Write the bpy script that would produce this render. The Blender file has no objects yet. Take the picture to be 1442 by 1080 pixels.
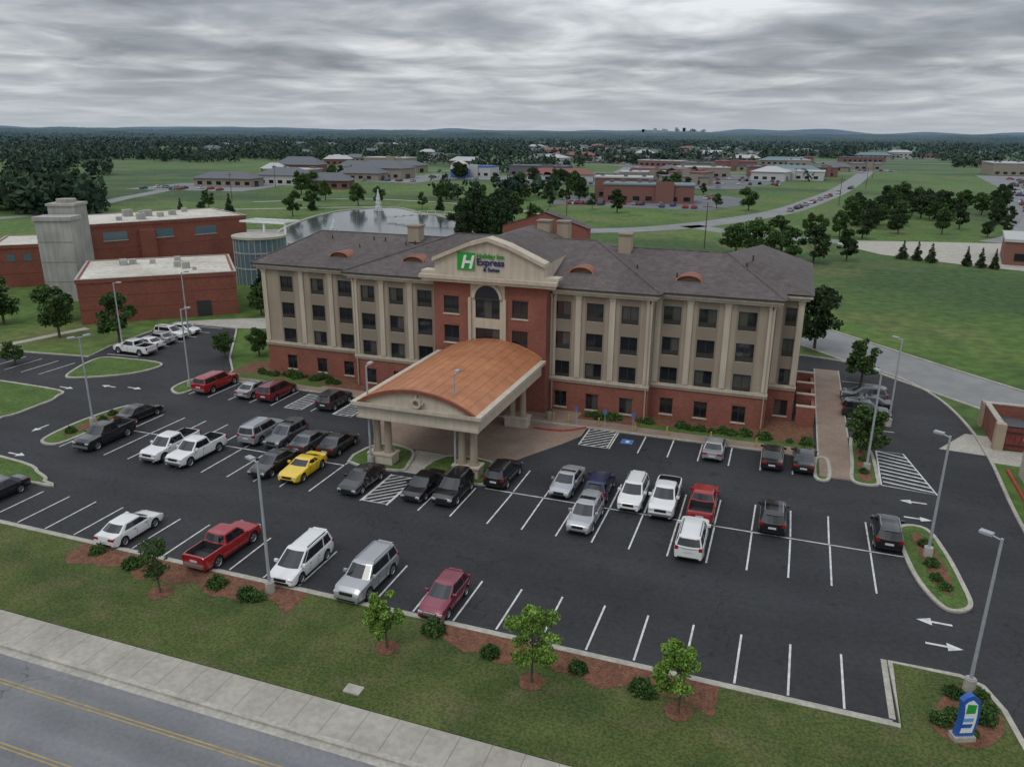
import bpy, math, random
import numpy as np
from mathutils import Vector, Matrix, noise as mnoise
random.seed(7); np.random.seed(7)
scene=bpy.context.scene
COL=bpy.context.collection
# ------------------------------------------------------------------ materials
HAZE_TINT=(0.15,0.215,0.285)  # blue-grey of the air, painted into far surface colours
MATS={}
def mk(name,col,rough=0.85,amt=0.0,scale=1.0,col2=None,metal=0.0,bump=0.0,bscale=None,haze=False,coat=0.0,spec=None,island=0.0,detail=4.0,stretch=None):
    if name in MATS: return MATS[name]
    m=bpy.data.materials.new(name); m.use_nodes=True
    nt=m.node_tree; N=nt.nodes; L=nt.links
    b=N['Principled BSDF']
    b.inputs['Roughness'].default_value=rough; b.inputs['Metallic'].default_value=metal
    if coat: b.inputs['Coat Weight'].default_value=coat; b.inputs['Coat Roughness'].default_value=0.05
    if spec is not None: b.inputs['Specular IOR Level'].default_value=spec
    geo=N.new('ShaderNodeNewGeometry')
    c4=(*col,1)
    out=None
    if amt or col2:
        nz=N.new('ShaderNodeTexNoise'); nz.inputs['Scale'].default_value=scale; nz.inputs['Detail'].default_value=detail
        if stretch:
            mp=N.new('ShaderNodeMapping'); mp.inputs['Scale'].default_value=stretch
            L.new(geo.outputs['Position'],mp.inputs['Vector']); L.new(mp.outputs[0],nz.inputs['Vector'])
        else: L.new(geo.outputs['Position'],nz.inputs['Vector'])
        r=N.new('ShaderNodeMapRange'); r.inputs['From Min'].default_value=.32; r.inputs['From Max'].default_value=.68
        L.new(nz.outputs['Fac'],r.inputs['Value'])
        mx=N.new('ShaderNodeMix'); mx.data_type='RGBA'
        if col2: A=c4; B=(*col2,1)
        else:
            A=tuple(x*(1-amt) for x in col)+(1,); B=tuple(min(1,x*(1+amt)) for x in col)+(1,)
        mx.inputs[6].default_value=A; mx.inputs[7].default_value=B
        L.new(r.outputs[0],mx.inputs[0]); out=mx.outputs[2]
    if island:
        hs=N.new('ShaderNodeHueSaturation')
        if out: L.new(out,hs.inputs['Color'])
        else: hs.inputs['Color'].default_value=c4
        mr=N.new('ShaderNodeMapRange'); mr.inputs['To Min'].default_value=1-island; mr.inputs['To Max'].default_value=1+island
        L.new(geo.outputs['Random Per Island'],mr.inputs['Value']); L.new(mr.outputs[0],hs.inputs['Value'])
        out=hs.outputs[0]
    if out: L.new(out,b.inputs['Base Color'])
    else: b.inputs['Base Color'].default_value=c4
    if haze: add_haze_tint(m)
    if bump:
        n2=N.new('ShaderNodeTexNoise'); n2.inputs['Scale'].default_value=bscale or scale*4; n2.inputs['Detail'].default_value=2
        L.new(geo.outputs['Position'],n2.inputs['Vector'])
        bp=N.new('ShaderNodeBump'); bp.inputs['Strength'].default_value=bump; bp.inputs['Distance'].default_value=.05
        L.new(n2.outputs['Fac'],bp.inputs['Height']); L.new(bp.outputs[0],b.inputs['Normal'])
    MATS[name]=m
    return m
def add_haze_tint(m,dist=4800.):  # aerial haze painted into base colour, stronger with distance from the origin
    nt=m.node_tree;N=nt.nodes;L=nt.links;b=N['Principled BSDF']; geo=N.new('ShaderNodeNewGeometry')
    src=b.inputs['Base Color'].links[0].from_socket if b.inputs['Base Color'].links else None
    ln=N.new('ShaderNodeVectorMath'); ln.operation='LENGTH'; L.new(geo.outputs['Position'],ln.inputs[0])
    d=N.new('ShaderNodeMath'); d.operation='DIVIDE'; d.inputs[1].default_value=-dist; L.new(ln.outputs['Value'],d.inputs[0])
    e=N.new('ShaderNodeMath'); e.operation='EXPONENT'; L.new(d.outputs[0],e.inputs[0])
    mh=N.new('ShaderNodeMix'); mh.data_type='RGBA'; mh.inputs[6].default_value=(*HAZE_TINT,1)
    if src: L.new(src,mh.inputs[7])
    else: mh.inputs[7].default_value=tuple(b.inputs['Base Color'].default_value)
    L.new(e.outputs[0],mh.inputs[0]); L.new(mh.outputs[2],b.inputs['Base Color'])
def add_overlay(m,kind,**k):
    nt=m.node_tree;N=nt.nodes;L=nt.links;b=N['Principled BSDF']
    src=b.inputs['Base Color'].links[0].from_socket if b.inputs['Base Color'].links else None
    base=tuple(b.inputs['Base Color'].default_value)
    geo=N.new('ShaderNodeNewGeometry')
    if kind=='cracks':
        nz=N.new('ShaderNodeTexNoise'); nz.inputs['Scale'].default_value=.5; nz.inputs['Detail'].default_value=4
        L.new(geo.outputs['Position'],nz.inputs['Vector'])
        mv=N.new('ShaderNodeVectorMath'); mv.operation='MULTIPLY_ADD'
        L.new(nz.outputs['Color'],mv.inputs[0]); mv.inputs[1].default_value=(k['warp'],)*3; L.new(geo.outputs['Position'],mv.inputs[2])
        vo=N.new('ShaderNodeTexVoronoi'); vo.feature='DISTANCE_TO_EDGE'; vo.inputs['Scale'].default_value=k['scale']
        L.new(mv.outputs[0],vo.inputs['Vector'])
        r=N.new('ShaderNodeMapRange'); r.inputs['From Max'].default_value=k['width']; r.inputs['To Min'].default_value=k['dark']
        L.new(vo.outputs['Distance'],r.inputs['Value']); fac=r.outputs[0]
    elif kind=='brick':
        sx=N.new('ShaderNodeSeparateXYZ'); L.new(geo.outputs['Position'],sx.inputs[0])
        ad=N.new('ShaderNodeMath'); L.new(sx.outputs[0],ad.inputs[0]); L.new(sx.outputs[1],ad.inputs[1])
        cb=N.new('ShaderNodeCombineXYZ'); L.new(ad.outputs[0],cb.inputs[0]); L.new(sx.outputs[k.get('ax',2)],cb.inputs[1])
        br=N.new('ShaderNodeTexBrick'); br.inputs['Scale'].default_value=k['scale']; br.inputs['Mortar Size'].default_value=k.get('mortar',.02)
        br.inputs['Color1'].default_value=(k.get('lo',.8),)*3+(1,); br.inputs['Color2'].default_value=(k.get('hi',1.15),)*3+(1,); br.inputs['Mortar'].default_value=(k.get('mc',1.0),)*3+(1,)
        L.new(cb.outputs[0],br.inputs['Vector']); fac=br.outputs['Color']
    elif kind=='noise':
        nz=N.new('ShaderNodeTexNoise'); nz.inputs['Scale'].default_value=k['scale']; nz.inputs['Detail'].default_value=k.get('detail',3)
        mp=N.new('ShaderNodeMapping'); mp.inputs['Scale'].default_value=k.get('st',(1,1,1)); L.new(geo.outputs['Position'],mp.inputs['Vector']); L.new(mp.outputs[0],nz.inputs['Vector'])
        r=N.new('ShaderNodeMapRange'); r.inputs['From Min'].default_value=k.get('a',.35); r.inputs['From Max'].default_value=k.get('b',.65); r.inputs['To Min'].default_value=k['lo']; r.inputs['To Max'].default_value=k['hi']
        L.new(nz.outputs['Fac'],r.inputs['Value']); fac=r.outputs[0]
    elif kind=='tint':
        nz=N.new('ShaderNodeTexNoise'); nz.inputs['Scale'].default_value=k['scale']; nz.inputs['Detail'].default_value=k.get('detail',4)
        mp=N.new('ShaderNodeMapping'); mp.inputs['Scale'].default_value=k.get('st',(1,1,1)); mp.inputs['Location'].default_value=k.get('off',(0,0,0)); L.new(geo.outputs['Position'],mp.inputs['Vector']); L.new(mp.outputs[0],nz.inputs['Vector'])
        r=N.new('ShaderNodeMapRange'); r.inputs['From Min'].default_value=k.get('a',.5); r.inputs['From Max'].default_value=k.get('b',.7); r.inputs['To Max'].default_value=k['max']
        L.new(nz.outputs['Fac'],r.inputs['Value'])
        mx=N.new('ShaderNodeMix'); mx.data_type='RGBA'; L.new(r.outputs[0],mx.inputs[0]); L.new(src,mx.inputs[6]); mx.inputs[7].default_value=(*k['col'],1)
        L.new(mx.outputs[2],b.inputs['Base Color']); return
    vm=N.new('ShaderNodeVectorMath'); vm.operation='MULTIPLY'
    if src: L.new(src,vm.inputs[0])
    else: vm.inputs[0].default_value=base[:3]
    L.new(fac,vm.inputs[1]); L.new(vm.outputs[0],b.inputs['Base Color'])

M_ground=mk('ground_grass',(.068,.125,.024),.95,scale=.03,col2=(.108,.168,.036),detail=5,spec=.2)
add_overlay(M_ground,'tint',scale=.006,col=(.042,.078,.024),max=.85,a=.5,b=.58,detail=4,st=(.7,1.5,1))
add_overlay(M_ground,'tint',scale=.045,col=(.155,.150,.058),max=.7,a=.50,b=.72,detail=6)
add_overlay(M_ground,'tint',scale=.11,col=(.035,.075,.02),max=.6,a=.54,b=.70,detail=5,off=(31,7,0))
add_overlay(M_ground,'noise',scale=.6,lo=.75,hi=1.22,detail=4)
add_haze_tint(M_ground,5500)
M_lawn=mk('lawn_grass',(.054,.080,.021),.95,scale=.3,col2=(.092,.112,.034),bump=.4,bscale=9,detail=6,spec=.2)
add_overlay(M_lawn,'tint',scale=.5,col=(.130,.112,.056),max=.65,a=.50,b=.74,detail=6)
add_overlay(M_lawn,'tint',scale=.22,col=(.038,.064,.018),max=.65,a=.50,b=.68,detail=4,off=(9,4,0))
add_overlay(M_lawn,'noise',scale=7.,lo=.66,hi=1.3,detail=3)
M_lawn2=mk('lawn_island',(.060,.108,.025),.95,scale=.5,col2=(.095,.148,.04),bump=.3,bscale=9,spec=.2)
add_overlay(M_lawn2,'noise',scale=5.,lo=.72,hi=1.2)
M_asph=mk('asphalt',(.024,.025,.028),.8,scale=.11,col2=(.038,.039,.042),bump=.25,bscale=25,detail=5,spec=.35)
add_overlay(M_asph,'cracks',warp=3.5,scale=.055,width=.0035,dark=.5)
add_overlay(M_asph,'noise',scale=3.,lo=.85,hi=1.12,detail=4)
add_overlay(M_asph,'noise',scale=.35,st=(.12,1,1),lo=.88,hi=1.14)
add_overlay(M_asph,'noise',scale=.9,lo=.68,hi=1.0,a=.27,b=.38,detail=2)
M_road=mk('road_asphalt',(.160,.163,.170),.85,scale=.25,col2=(.20,.203,.208),bump=.15,bscale=25,detail=5)
add_overlay(M_road,'cracks',warp=3.5,scale=.06,width=.0028,dark=.5)
add_overlay(M_road,'noise',scale=.3,st=(.08,2.2,1),lo=.84,hi=1.06)
add_overlay(M_road,'noise',scale=4,lo=.92,hi=1.07)
M_road2=mk('far_road',(.22,.22,.215),.85,amt=.1,scale=.1); add_overlay(M_road2,'noise',scale=.5,lo=.9,hi=1.06); add_haze_tint(M_road2,6500)
M_conc=mk('concrete',(.34,.32,.275),.9,scale=.6,col2=(.44,.415,.36),detail=5)
add_overlay(M_conc,'noise',scale=4,lo=.82,hi=1.08)
M_walk=mk('sidewalk_concrete',(.32,.295,.25),.9,scale=.35,col2=(.40,.375,.32),detail=6)
add_overlay(M_walk,'noise',scale=3,lo=.88,hi=1.06)
M_joint=mk('joint_dark',(.15,.14,.12),.95)
M_pav=mk('paving_tan',(.23,.165,.125),.85,scale=.5,col2=(.29,.215,.165))
add_overlay(M_pav,'brick',scale=1.2,mortar=.012,lo=.9,hi=1.06,mc=.7,ax=1)
M_mulch=mk('mulch',(.120,.050,.028),.95,scale=3,col2=(.20,.088,.048),bump=.6,bscale=16)
add_overlay(M_mulch,'noise',scale=12,lo=.65,hi=1.25)
M_paint=mk('line_paint',(.42,.42,.41),.7,scale=2.2,col2=(.70,.70,.68),detail=6)
M_yel=mk('yellow_paint',(.28,.21,.08),.7,scale=2.,col2=(.42,.31,.11))
M_redp=mk('red_paint',(.35,.05,.04),.7,amt=.2,scale=2)
M_blue=mk('blue_paint',(.05,.16,.42),.7,amt=.2,scale=2)
M_water=mk('pond_water',(.085,.10,.10),.1,amt=.1,scale=.1,bump=.12,bscale=1.5)
M_tan=mk('stucco_tan',(.325,.268,.198),.9,amt=.07,scale=.4)
add_overlay(M_tan,'noise',scale=.8,st=(3,3,.25),lo=.92,hi=1.04)
M_cream=mk('stucco_cream',(.50,.435,.345),.85,amt=.06,scale=.5)
add_overlay(M_cream,'noise',scale=.8,st=(3,3,.25),lo=.86,hi=1.03)
M_taupe=mk('stucco_taupe',(.235,.195,.15),.9,amt=.06,scale=.4)
M_brick=mk('brick_red',(.185,.066,.046),.9,scale=.5,col2=(.24,.088,.062),detail=5)
add_overlay(M_brick,'brick',scale=2.2,mortar=.03,lo=.8,hi=1.15,mc=1.25)
M_brick2=mk('brick_college',(.205,.066,.045),.9,scale=.3,col2=(.26,.088,.060),detail=5)
add_overlay(M_brick2,'brick',scale=1.2,mortar=.03,lo=.85,hi=1.12,mc=.8)
M_shing=mk('shingles',(.088,.074,.071),.95,scale=1.2,col2=(.125,.105,.10),detail=5)
add_overlay(M_shing,'brick',scale=1.6,mortar=.02,lo=.82,hi=1.15,mc=.75,ax=1)
add_overlay(M_shing,'noise',scale=.3,st=(1,.3,1),lo=.86,hi=1.08)
M_copper=mk('copper_roof',(.42,.170,.080),.45,scale=.35,col2=(.50,.22,.105),metal=.1,detail=5)
add_overlay(M_copper,'noise',scale=1.1,st=(1,1,.4),lo=.84,hi=1.06)
M_copd=mk('copper_dark',(.24,.085,.05),.5,amt=.15,scale=2,metal=.2)
M_glass=mk('window_glass',(.012,.014,.018),.06,spec=.7)
M_glassc=mk('window_curtained',(.07,.068,.062),.12,amt=.35,scale=3,spec=.6,stretch=(8,8,.2))
M_frame=mk('window_frame',(.035,.032,.03),.5)
M_louv=mk('louver',(.06,.055,.05),.6,amt=.2,scale=8)
M_green=mk('sign_green',(.02,.30,.04),.4)
M_white=mk('sign_white',(.75,.75,.75),.5)
M_navy=mk('sign_navy',(.015,.03,.12),.4)
M_metal=mk('pole_grey',(.40,.42,.44),.45,metal=.3,amt=.1,scale=2)
M_mdark=mk('dark_metal',(.03,.03,.033),.4)
M_white_roof=mk('membrane_roof',(.44,.41,.34),.9,scale=.15,col2=(.62,.59,.52),detail=6)
add_overlay(M_white_roof,'noise',scale=1.2,lo=.8,hi=1.05)
M_greyc=mk('grey_concrete',(.36,.355,.33),.9,amt=.12,scale=.4); add_overlay(M_greyc,'noise',scale=.8,st=(3,3,.2),lo=.82,hi=1.05)
M_bglass=mk('blue_glass',(.10,.16,.19),.12,spec=.7)
M_bark=mk('bark',(.09,.075,.055),.95,amt=.3,scale=6)
def leafmat(n,a,b,haze=False,isl=.45):
    return mk(n,a,.75,scale=.9,col2=b,island=isl,haze=haze,spec=.25,detail=2)
M_leaf_br=leafmat('leaves_bright',(.11,.20,.03),(.19,.31,.055))
M_leaf=leafmat('leaves_green',(.028,.066,.016),(.068,.12,.030))
M_leaf_dk=leafmat('leaves_dark',(.016,.038,.013),(.040,.070,.023))
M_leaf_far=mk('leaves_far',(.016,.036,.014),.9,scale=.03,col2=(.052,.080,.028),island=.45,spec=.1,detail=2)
add_haze_tint(M_leaf_far,4500)
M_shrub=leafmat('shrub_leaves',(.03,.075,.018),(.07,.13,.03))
M_hill=mk('hill_forest',(.018,.036,.022),1,scale=.004,col2=(.048,.070,.038),detail=6,spec=0); add_haze_tint(M_hill,7500)

# ------------------------------------------------------------------ mesh builder
class MB:
    def __init__(s): s.v=[];s.f=[];s.m=[];s.mats=[]
    def mi(s,m):
        if m not in s.mats: s.mats.append(m)
        return s.mats.index(m)
    def add(s,vs,fs,m):
        o=len(s.v); s.v+= [tuple(p) for p in vs]; i=s.mi(m)
        for f in fs: s.f.append(tuple(o+k for k in f)); s.m.append(i)
    def box(s,x0,x1,y0,y1,z0,z1,m,M=None):
        vs=[(x0,y0,z0),(x1,y0,z0),(x1,y1,z0),(x0,y1,z0),(x0,y0,z1),(x1,y0,z1),(x1,y1,z1),(x0,y1,z1)]
        if M: vs=[M@Vector(p) for p in vs]
        s.add(vs,[(0,3,2,1),(4,5,6,7),(0,1,5,4),(1,2,6,5),(2,3,7,6),(3,0,4,7)],m)
    def cyl(s,cx,cy,z0,z1,r0,r1,n,m,M=None):
        vs=[];
        for z,r in ((z0,r0),(z1,r1)):
            for i in range(n):
                a=2*math.pi*i/n; p=(cx+r*math.cos(a),cy+r*math.sin(a),z)
                vs.append(M@Vector(p) if M else p)
        fs=[(i,(i+1)%n,n+(i+1)%n,n+i) for i in range(n)]+[tuple(range(n-1,-1,-1)),tuple(range(n,2*n))]
        s.add(vs,fs,m)
    def prismXZ(s,pts,y0,y1,m):
        n=len(pts); vs=[(p[0],y0,p[1]) for p in pts]+[(p[0],y1,p[1]) for p in pts]
        s.add(vs,[((i+1)%n,i,n+i,n+(i+1)%n) for i in range(n)]+[tuple(range(n)),tuple(range(2*n-1,n-1,-1))],m)
    def tube(s,p,q,r0,r1,n,m):
        p=Vector(p);q=Vector(q);d=(q-p).normalized();u=d.orthogonal().normalized();w=d.cross(u)
        vs=[]
        for c,r in ((p,r0),(q,r1)):
            for i in range(n):
                a=2*math.pi*i/n; vs.append(c+u*r*math.cos(a)+w*r*math.sin(a))
        s.add(vs,[(i,(i+1)%n,n+(i+1)%n,n+i) for i in range(n)]+[tuple(range(n-1,-1,-1)),tuple(range(n,2*n))],m)
    def mesh(s,name,smooth=None):
        me=bpy.data.meshes.new(name); me.from_pydata(s.v,[],s.f)
        for m in s.mats: me.materials.append(m)
        me.polygons.foreach_set('material_index',s.m)
        if smooth:
            me.polygons.foreach_set('use_smooth',[True]*len(s.f)); me.update(); me.set_sharp_from_angle(angle=math.radians(smooth))
        me.update(); return me
    def obj(s,name,parent=None,smooth=None,loc=None,rot=None):
        o=bpy.data.objects.new(name,s.mesh(name,smooth)); COL.objects.link(o)
        if parent: o.parent=parent
        if loc: o.location=loc
        if rot: o.rotation_euler=(0,0,rot)
        return o
def empty(name,loc=(0,0,0),rot=0):
    o=bpy.data.objects.new(name,None); COL.objects.link(o); o.location=loc; o.rotation_euler=(0,0,rot); return o
def crom(pts,n=6,closed=False):
    P=[Vector((p[0],p[1],0)) for p in pts]; out=[]; k=len(P)
    rng=range(k if closed else k-1)
    for i in rng:
        if closed: a,b,c,d=P[(i-1)%k],P[i],P[(i+1)%k],P[(i+2)%k]
        else: a,b,c,d=P[max(i-1,0)],P[i],P[i+1],P[min(i+2,k-1)]
        for j in range(n):
            t=j/n
            q=.5*((2*b)+(c-a)*t+(2*a-5*b+4*c-d)*t*t+(3*b-a-3*c+d)*t**3); out.append((q.x,q.y))
    if not closed: out.append(tuple(P[-1][:2]))
    return out
def sheet(name,pts,z,m):
    b=MB(); b.add([(p[0],p[1],z) for p in pts],[tuple(range(len(pts)))],m); return b.obj(name)
def area(pts): return .5*sum(pts[i][0]*pts[(i+1)%len(pts)][1]-pts[(i+1)%len(pts)][0]*pts[i][1] for i in range(len(pts)))
def ccw(pts): return pts if area(pts)>0 else pts[::-1]
def offs(pts,w,closed):
    n=len(pts);L=[];R=[]
    for i in range(n):
        if closed: a=pts[(i-1)%n];c=pts[(i+1)%n]
        else: a=pts[max(i-1,0)];c=pts[min(i+1,n-1)]
        dx=c[0]-a[0];dy=c[1]-a[1];l=math.hypot(dx,dy) or 1
        nx,ny=-dy/l,dx/l
        L.append((pts[i][0]+nx*w/2,pts[i][1]+ny*w/2));R.append((pts[i][0]-nx*w/2,pts[i][1]-ny*w/2))
    return L,R
def strip(b,pts,w,z,m,closed=False):
    L,R=offs(pts,w,closed);n=len(pts)
    vs=[(p[0],p[1],z) for p in R]+[(p[0],p[1],z) for p in L]
    b.add(vs,[(i,(i+1)%n,n+(i+1)%n,n+i) for i in range(n if closed else n-1)],m)
def kerb(b,pts,w,z0,z1,m,closed=False):
    L,R=offs(pts,w,closed);n=len(pts)
    vs=[(p[0],p[1],z0) for p in R]+[(p[0],p[1],z1) for p in R]+[(p[0],p[1],z1) for p in L]+[(p[0],p[1],z0) for p in L]
    fs=[]
    for i in range(n if closed else n-1):
        j=(i+1)%n
        fs+=[(i,j,n+j,n+i),(n+i,n+j,2*n+j,2*n+i),(2*n+i,2*n+j,3*n+j,3*n+i)]
    if not closed: fs+=[(0,n,2*n,3*n),(n-1,4*n-1,3*n-1,2*n-1)]
    b.add(vs,fs,m)
def rotM(x,y,deg): return Matrix.Translation((x,y,0))@Matrix.Rotation(math.radians(deg),4,'Z')

# ------------------------------------------------------------------ ground
b=MB(); R=42000
rings=[0,60,200,600,2000,7000,20000,R]; seg=48; vs=[(0,0,0)];fs=[]
for r in rings[1:]:
    for i in range(seg): a=2*math.pi*i/seg; vs.append((r*math.cos(a),r*math.sin(a),0))
for i in range(seg): fs.append((0,1+i,1+(i+1)%seg))
for k in range(len(rings)-2):
    o=1+k*seg
    for i in range(seg): j=(i+1)%seg; fs.append((o+i,o+seg+i,o+seg+j,o+j))
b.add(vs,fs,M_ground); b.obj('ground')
right_edge=[(22,12),(20.0,26),(18.6,40),(17.9,59.2),(18.3,72.9),(18,81.9),(16.6,90),(13.8,96.2),(9.6,100.6),(4.6,102.6),(-3,103)]
re_s=crom(right_edge,6)
lot=[(-150,35),(7.4,35),(7.4,40.1),(10.8,40.1),(11.8,39.6),(12.4,38),(12.8,34),(13.4,27),(13.8,24.4),(14,12)]+re_s+[(-3,68.3),(-16.4,68.6),(-59,68.2),(-60,71.5),(-64,76),(-71,86),(-73,88.5),(-83.5,88.5),(-82,75),(-80.5,70),(-93,68.3),(-150,64)]
sheet('parking_lot',ccw(lot),.01,M_asph)
lawn=[(-150,27.2),(13.3,27.2),(13.0,31),(12.7,35.2),(12.3,37.8),(11.6,39.5),(10.7,39.95),(7.55,39.95),(7.55,34.88),(-150,34.88)]
sheet('lawn',ccw(lawn),.11,M_lawn)
kb=MB()
kerb(kb,[(-150,34.98),(7.45,34.98),(7.45,40.05),(10.8,40.05),(11.75,39.55),(12.38,37.9),(12.8,35),(13.1,31),(13.45,27.2)],.28,0,.145,M_conc)
kerb(kb,[(p[0]+.1,p[1]) for p in re_s[:-3]],.26,0,.145,M_conc)
kerb(kb,[(-59,68.3),(-60.1,71.5),(-64.1,76),(-71.1,86),(-73,88.6),(-83.6,88.6),(-82.1,75),(-80.6,70.1),(-93,68.4),(-150,64.1)],.24,0,.145,M_conc)
kb.obj('kerb')
gu=MB(); strip(gu,[(-150,35.27),(7.16,35.27)],.26,.015,M_conc); strip(gu,[(7.16,35.5),(7.16,40.3)],.3,.015,M_conc); gu.obj('gutter_pan')
b=MB(); b.box(-160,13.4,25.0,27.15,0,.125,M_walk); b.box(20.5,80,25.0,27.15,0,.125,M_walk)
x=-100
while x<13: strip(b,[(x,25.0),(x,27.15)],.025,.129,M_joint); x+=1.6
b.obj('sidewalk')
b=MB(); kerb(b,[(-160,24.85),(13.6,24.85)],.28,0,.14,M_conc); kerb(b,[(20.4,24.85),(80,24.85)],.28,0,.14,M_conc); strip(b,[(-160,24.5),(13.6,24.5)],.42,.02,M_conc); b.box(-160,80,8.4,8.7,0,.14,M_conc); b.obj('street_kerb')
sheet('road',[(-160,8.6),(90,8.6),(90,24.72),(-160,24.72)],.014,M_road)
b=MB()
for y in (22.6,22.8,19.4,19.6): strip(b,[(-160,y),(90,y)],.075,.022,M_yel)
b.obj('road_markings')
b=MB(); b.box(-18.8,-17.9,27.9,28.5,.11,.20,M_conc); b.box(-18.7,-18.0,28.0,28.4,.20,.215,M_walk); b.obj('utility_box')

pk=MB()
def lx(x,y0,y1): 
    j=random.uniform(-.03,.03); strip(pk,[(x+j,y0+random.uniform(-.06,.06)),(x-j,y1+random.uniform(-.06,.06))],.115,.018,M_paint)
def lh(y,x0,x1): strip(pk,[(x0,y),(x1,y)],.12,.0185,M_paint)
x=5.0
while x>-100: 
    lx(x,35.5,39.95); x-=2.63
for i in range(11): 
    xx=7.35-2.585*i; lx(xx,47.1,52.38) ; lx(xx,52.68,57.0)
lh(52.5,-20.8,9.5)
for i in range(11):
    xx=-33.6-2.585*i
    if xx>-60: lx(xx,47.1,52.38); lx(xx,52.68,57.0)
lh(52.5,-59.6,-33.6)
for xx in (-29.0,-26.7,-24.1,-21.5): lx(xx,47.2,52.3)
def hatch(x0,x1,y0,y1,st=.75,d=1):
    strip(pk,[(x0,y0),(x0,y1),(x1,y1),(x1,y0),(x0,y0)],.12,.0182,M_paint)
    c=y0-(x1-x0)
    while c<y1:
        xa,ya,xb,yb=x0,c,x1,c+(x1-x0)
        if ya<y0: xa+=(y0-ya); ya=y0
        if yb>y1: xb-=(yb-y1); yb=y1
        if xb-xa>.1: strip(pk,[(xa,ya),(xb,yb)] if d>0 else [(x1-(xa-x0),ya),(x1-(xb-x0),yb)],.14,.0188,M_paint)
        c+=st
hatch(-28.9,-26.8,47.3,52.2)
hatch(-16.2,-13.6,64.0,68.2)
hatch(-47.0,-45.0,63,67.6); hatch(-41.2,-39.2,63,67.6)
for i in range(8): lx(-13.4+2.6*i,63.9,68.1)
for xx in (-59,-56.4,-53.8,-51.2,-48.6,-43.8,-41.3): lx(xx,62.9,67.9)
for i in range(7): strip(pk,[(7.2,77.5+2.6*i),(11.2,77.5+2.6*i)],.13,.018,M_paint)
for i in range(7): strip(pk,[(-79.6,72+2.6*i),(-75,72.4+2.6*i)],.13,.018,M_paint)
for i in range(16): lx(-80-2.63*i,62.5,67.5)
for i in range(9):
    y=64.2+i*.85; strip(pk,[(9.2,y+.9),(12.9-.16*i,y)],.2,.018,M_paint)
strip(pk,[(9.0,64.3),(9.2,72),(11.4,72),(13.0,63.8),(9.0,64.3)],.14,.0184,M_paint)
def arrow(x,y,ang):
    c,s=math.cos(ang),math.sin(ang)
    P=[(-.9,-.09),(.2,-.09),(.2,-.38),(1.0,0),(.2,.38),(.2,.09),(-.9,.09)]
    pk.add([(x+c*p[0]-s*p[1],y+s*p[0]+c*p[1],.018) for p in P],[tuple(range(7))],M_paint)
arrow(11.1,61.8,math.pi); arrow(11.0,58.9,0)
arrow(10.3,45.0,math.pi); arrow(10.4,42.7,0)
arrow(-66,45,math.pi/2);arrow(-69,62,math.pi);arrow(-65,50,-math.pi/2);arrow(-61.5,44.6,0);arrow(-73,60,0);arrow(-66,62.5,0)
for xx in (-17.7,-12.2): strip(pk,[(xx-.55,66.2),(xx+.55,66.2)],1.1,.0182,M_blue); strip(pk,[(xx-.12,66.2),(xx+.2,66.2)],.5,.0195,M_paint)
pk.obj('parking_markings')

def island(pts,n=5,fill=M_lawn2,name='traffic_island',sm=True,mulch=None,mk_=M_conc):
    P=ccw(crom(pts,n,True) if sm else pts)
    b=MB(); kerb(b,P,.28,0,.145,mk_,True)
    b.add([(p[0],p[1],.11) for p in P],[tuple(range(len(P)))],fill)
    if mulch:
        Q=ccw(crom(mulch,5,True)); b.add([(p[0],p[1],.125) for p in Q],[tuple(range(len(Q)))],M_mulch)
    return b.obj(name)
island([(9.5,56.6),(11.3,57.2),(12.1,54),(12.5,50),(12.5,47.4),(11.2,46.6),(10.2,48.6),(9.6,52)],mulch=[(10.3,55.8),(11.2,55.5),(11.9,50.5),(11.6,48.3),(10.9,49.3),(10.5,52.5)])
island([(6.9,64.2),(8.6,64.0),(8.8,66),(8.7,71),(7.9,74),(7.2,74),(7.0,68)],mulch=[(7.4,65),(8.3,65),(8.4,70),(7.6,72)])
island([(4.0,63.9),(5.0,63.9),(5.0,68.0),(4.1,68.0)])
island([(-60.5,47.2),(-62.2,48),(-62.8,53),(-62,57.5),(-60.4,57.5),(-60.0,53),(-59.8,48.5)],mulch=[(-61,49),(-61.8,51),(-61.6,56),(-60.8,56),(-60.6,51)])
island([(-100,57.5),(-75,59),(-71.2,57.2),(-70.6,54),(-70.8,51),(-74,49.8),(-100,47)])
island([(-78.8,69.9),(-76.8,63.7),(-74.8,63.0),(-70.6,66),(-69.3,69.4),(-70.5,71),(-75,71)])
island([(-90,44.4),(-62,43.6),(-56,42.2),(-54.4,41.3),(-56,40.7),(-90,40.6)])
island([(-33.6,53.2),(-28.8,53.0),(-28.6,54.6),(-29.6,57.2),(-33,57.6)],3)
island([(-26.6,53.0),(-21.0,53.0),(-20.9,55.5),(-22.3,57.4),(-26.2,57.2)],3)
island([(-62,67.3),(-59.6,67.6),(-59.6,63.4),(-60.4,62.6),(-62,64)],4)
ent=[(-38.5,68.15),(-36.8,63),(-34.5,59.2),(-33.8,57.8),(-20.8,57.6),(-19.6,60),(-17.6,63.6),(-16.5,66),(-16.5,68.15)]
sheet('entrance_drive',ccw(ent),.02,M_pav)
sheet('entrance_walk',[(-28.5,53.0),(-26.8,53.0),(-26.4,57.6),(-29.4,57.6)],.024,M_conc)
b=MB()
b.box(-59,4.0,68.3,70.2,0,.13,M_pav)
b.box(-33.6,-18,70.2,72.2,0,.13,M_pav)
b.box(4.3,6.9,64.2,97,0,.132,M_pav)
kerb(b,[(-59,68.25),(4.0,68.25)],.16,0,.145,M_conc)
kerb(b,[(4.25,68.4),(4.25,97)],.14,0,.145,M_conc); kerb(b,[(6.95,74.2),(6.95,97)],.14,0,.145,M_conc)
b.obj('hotel_walkway')
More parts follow.
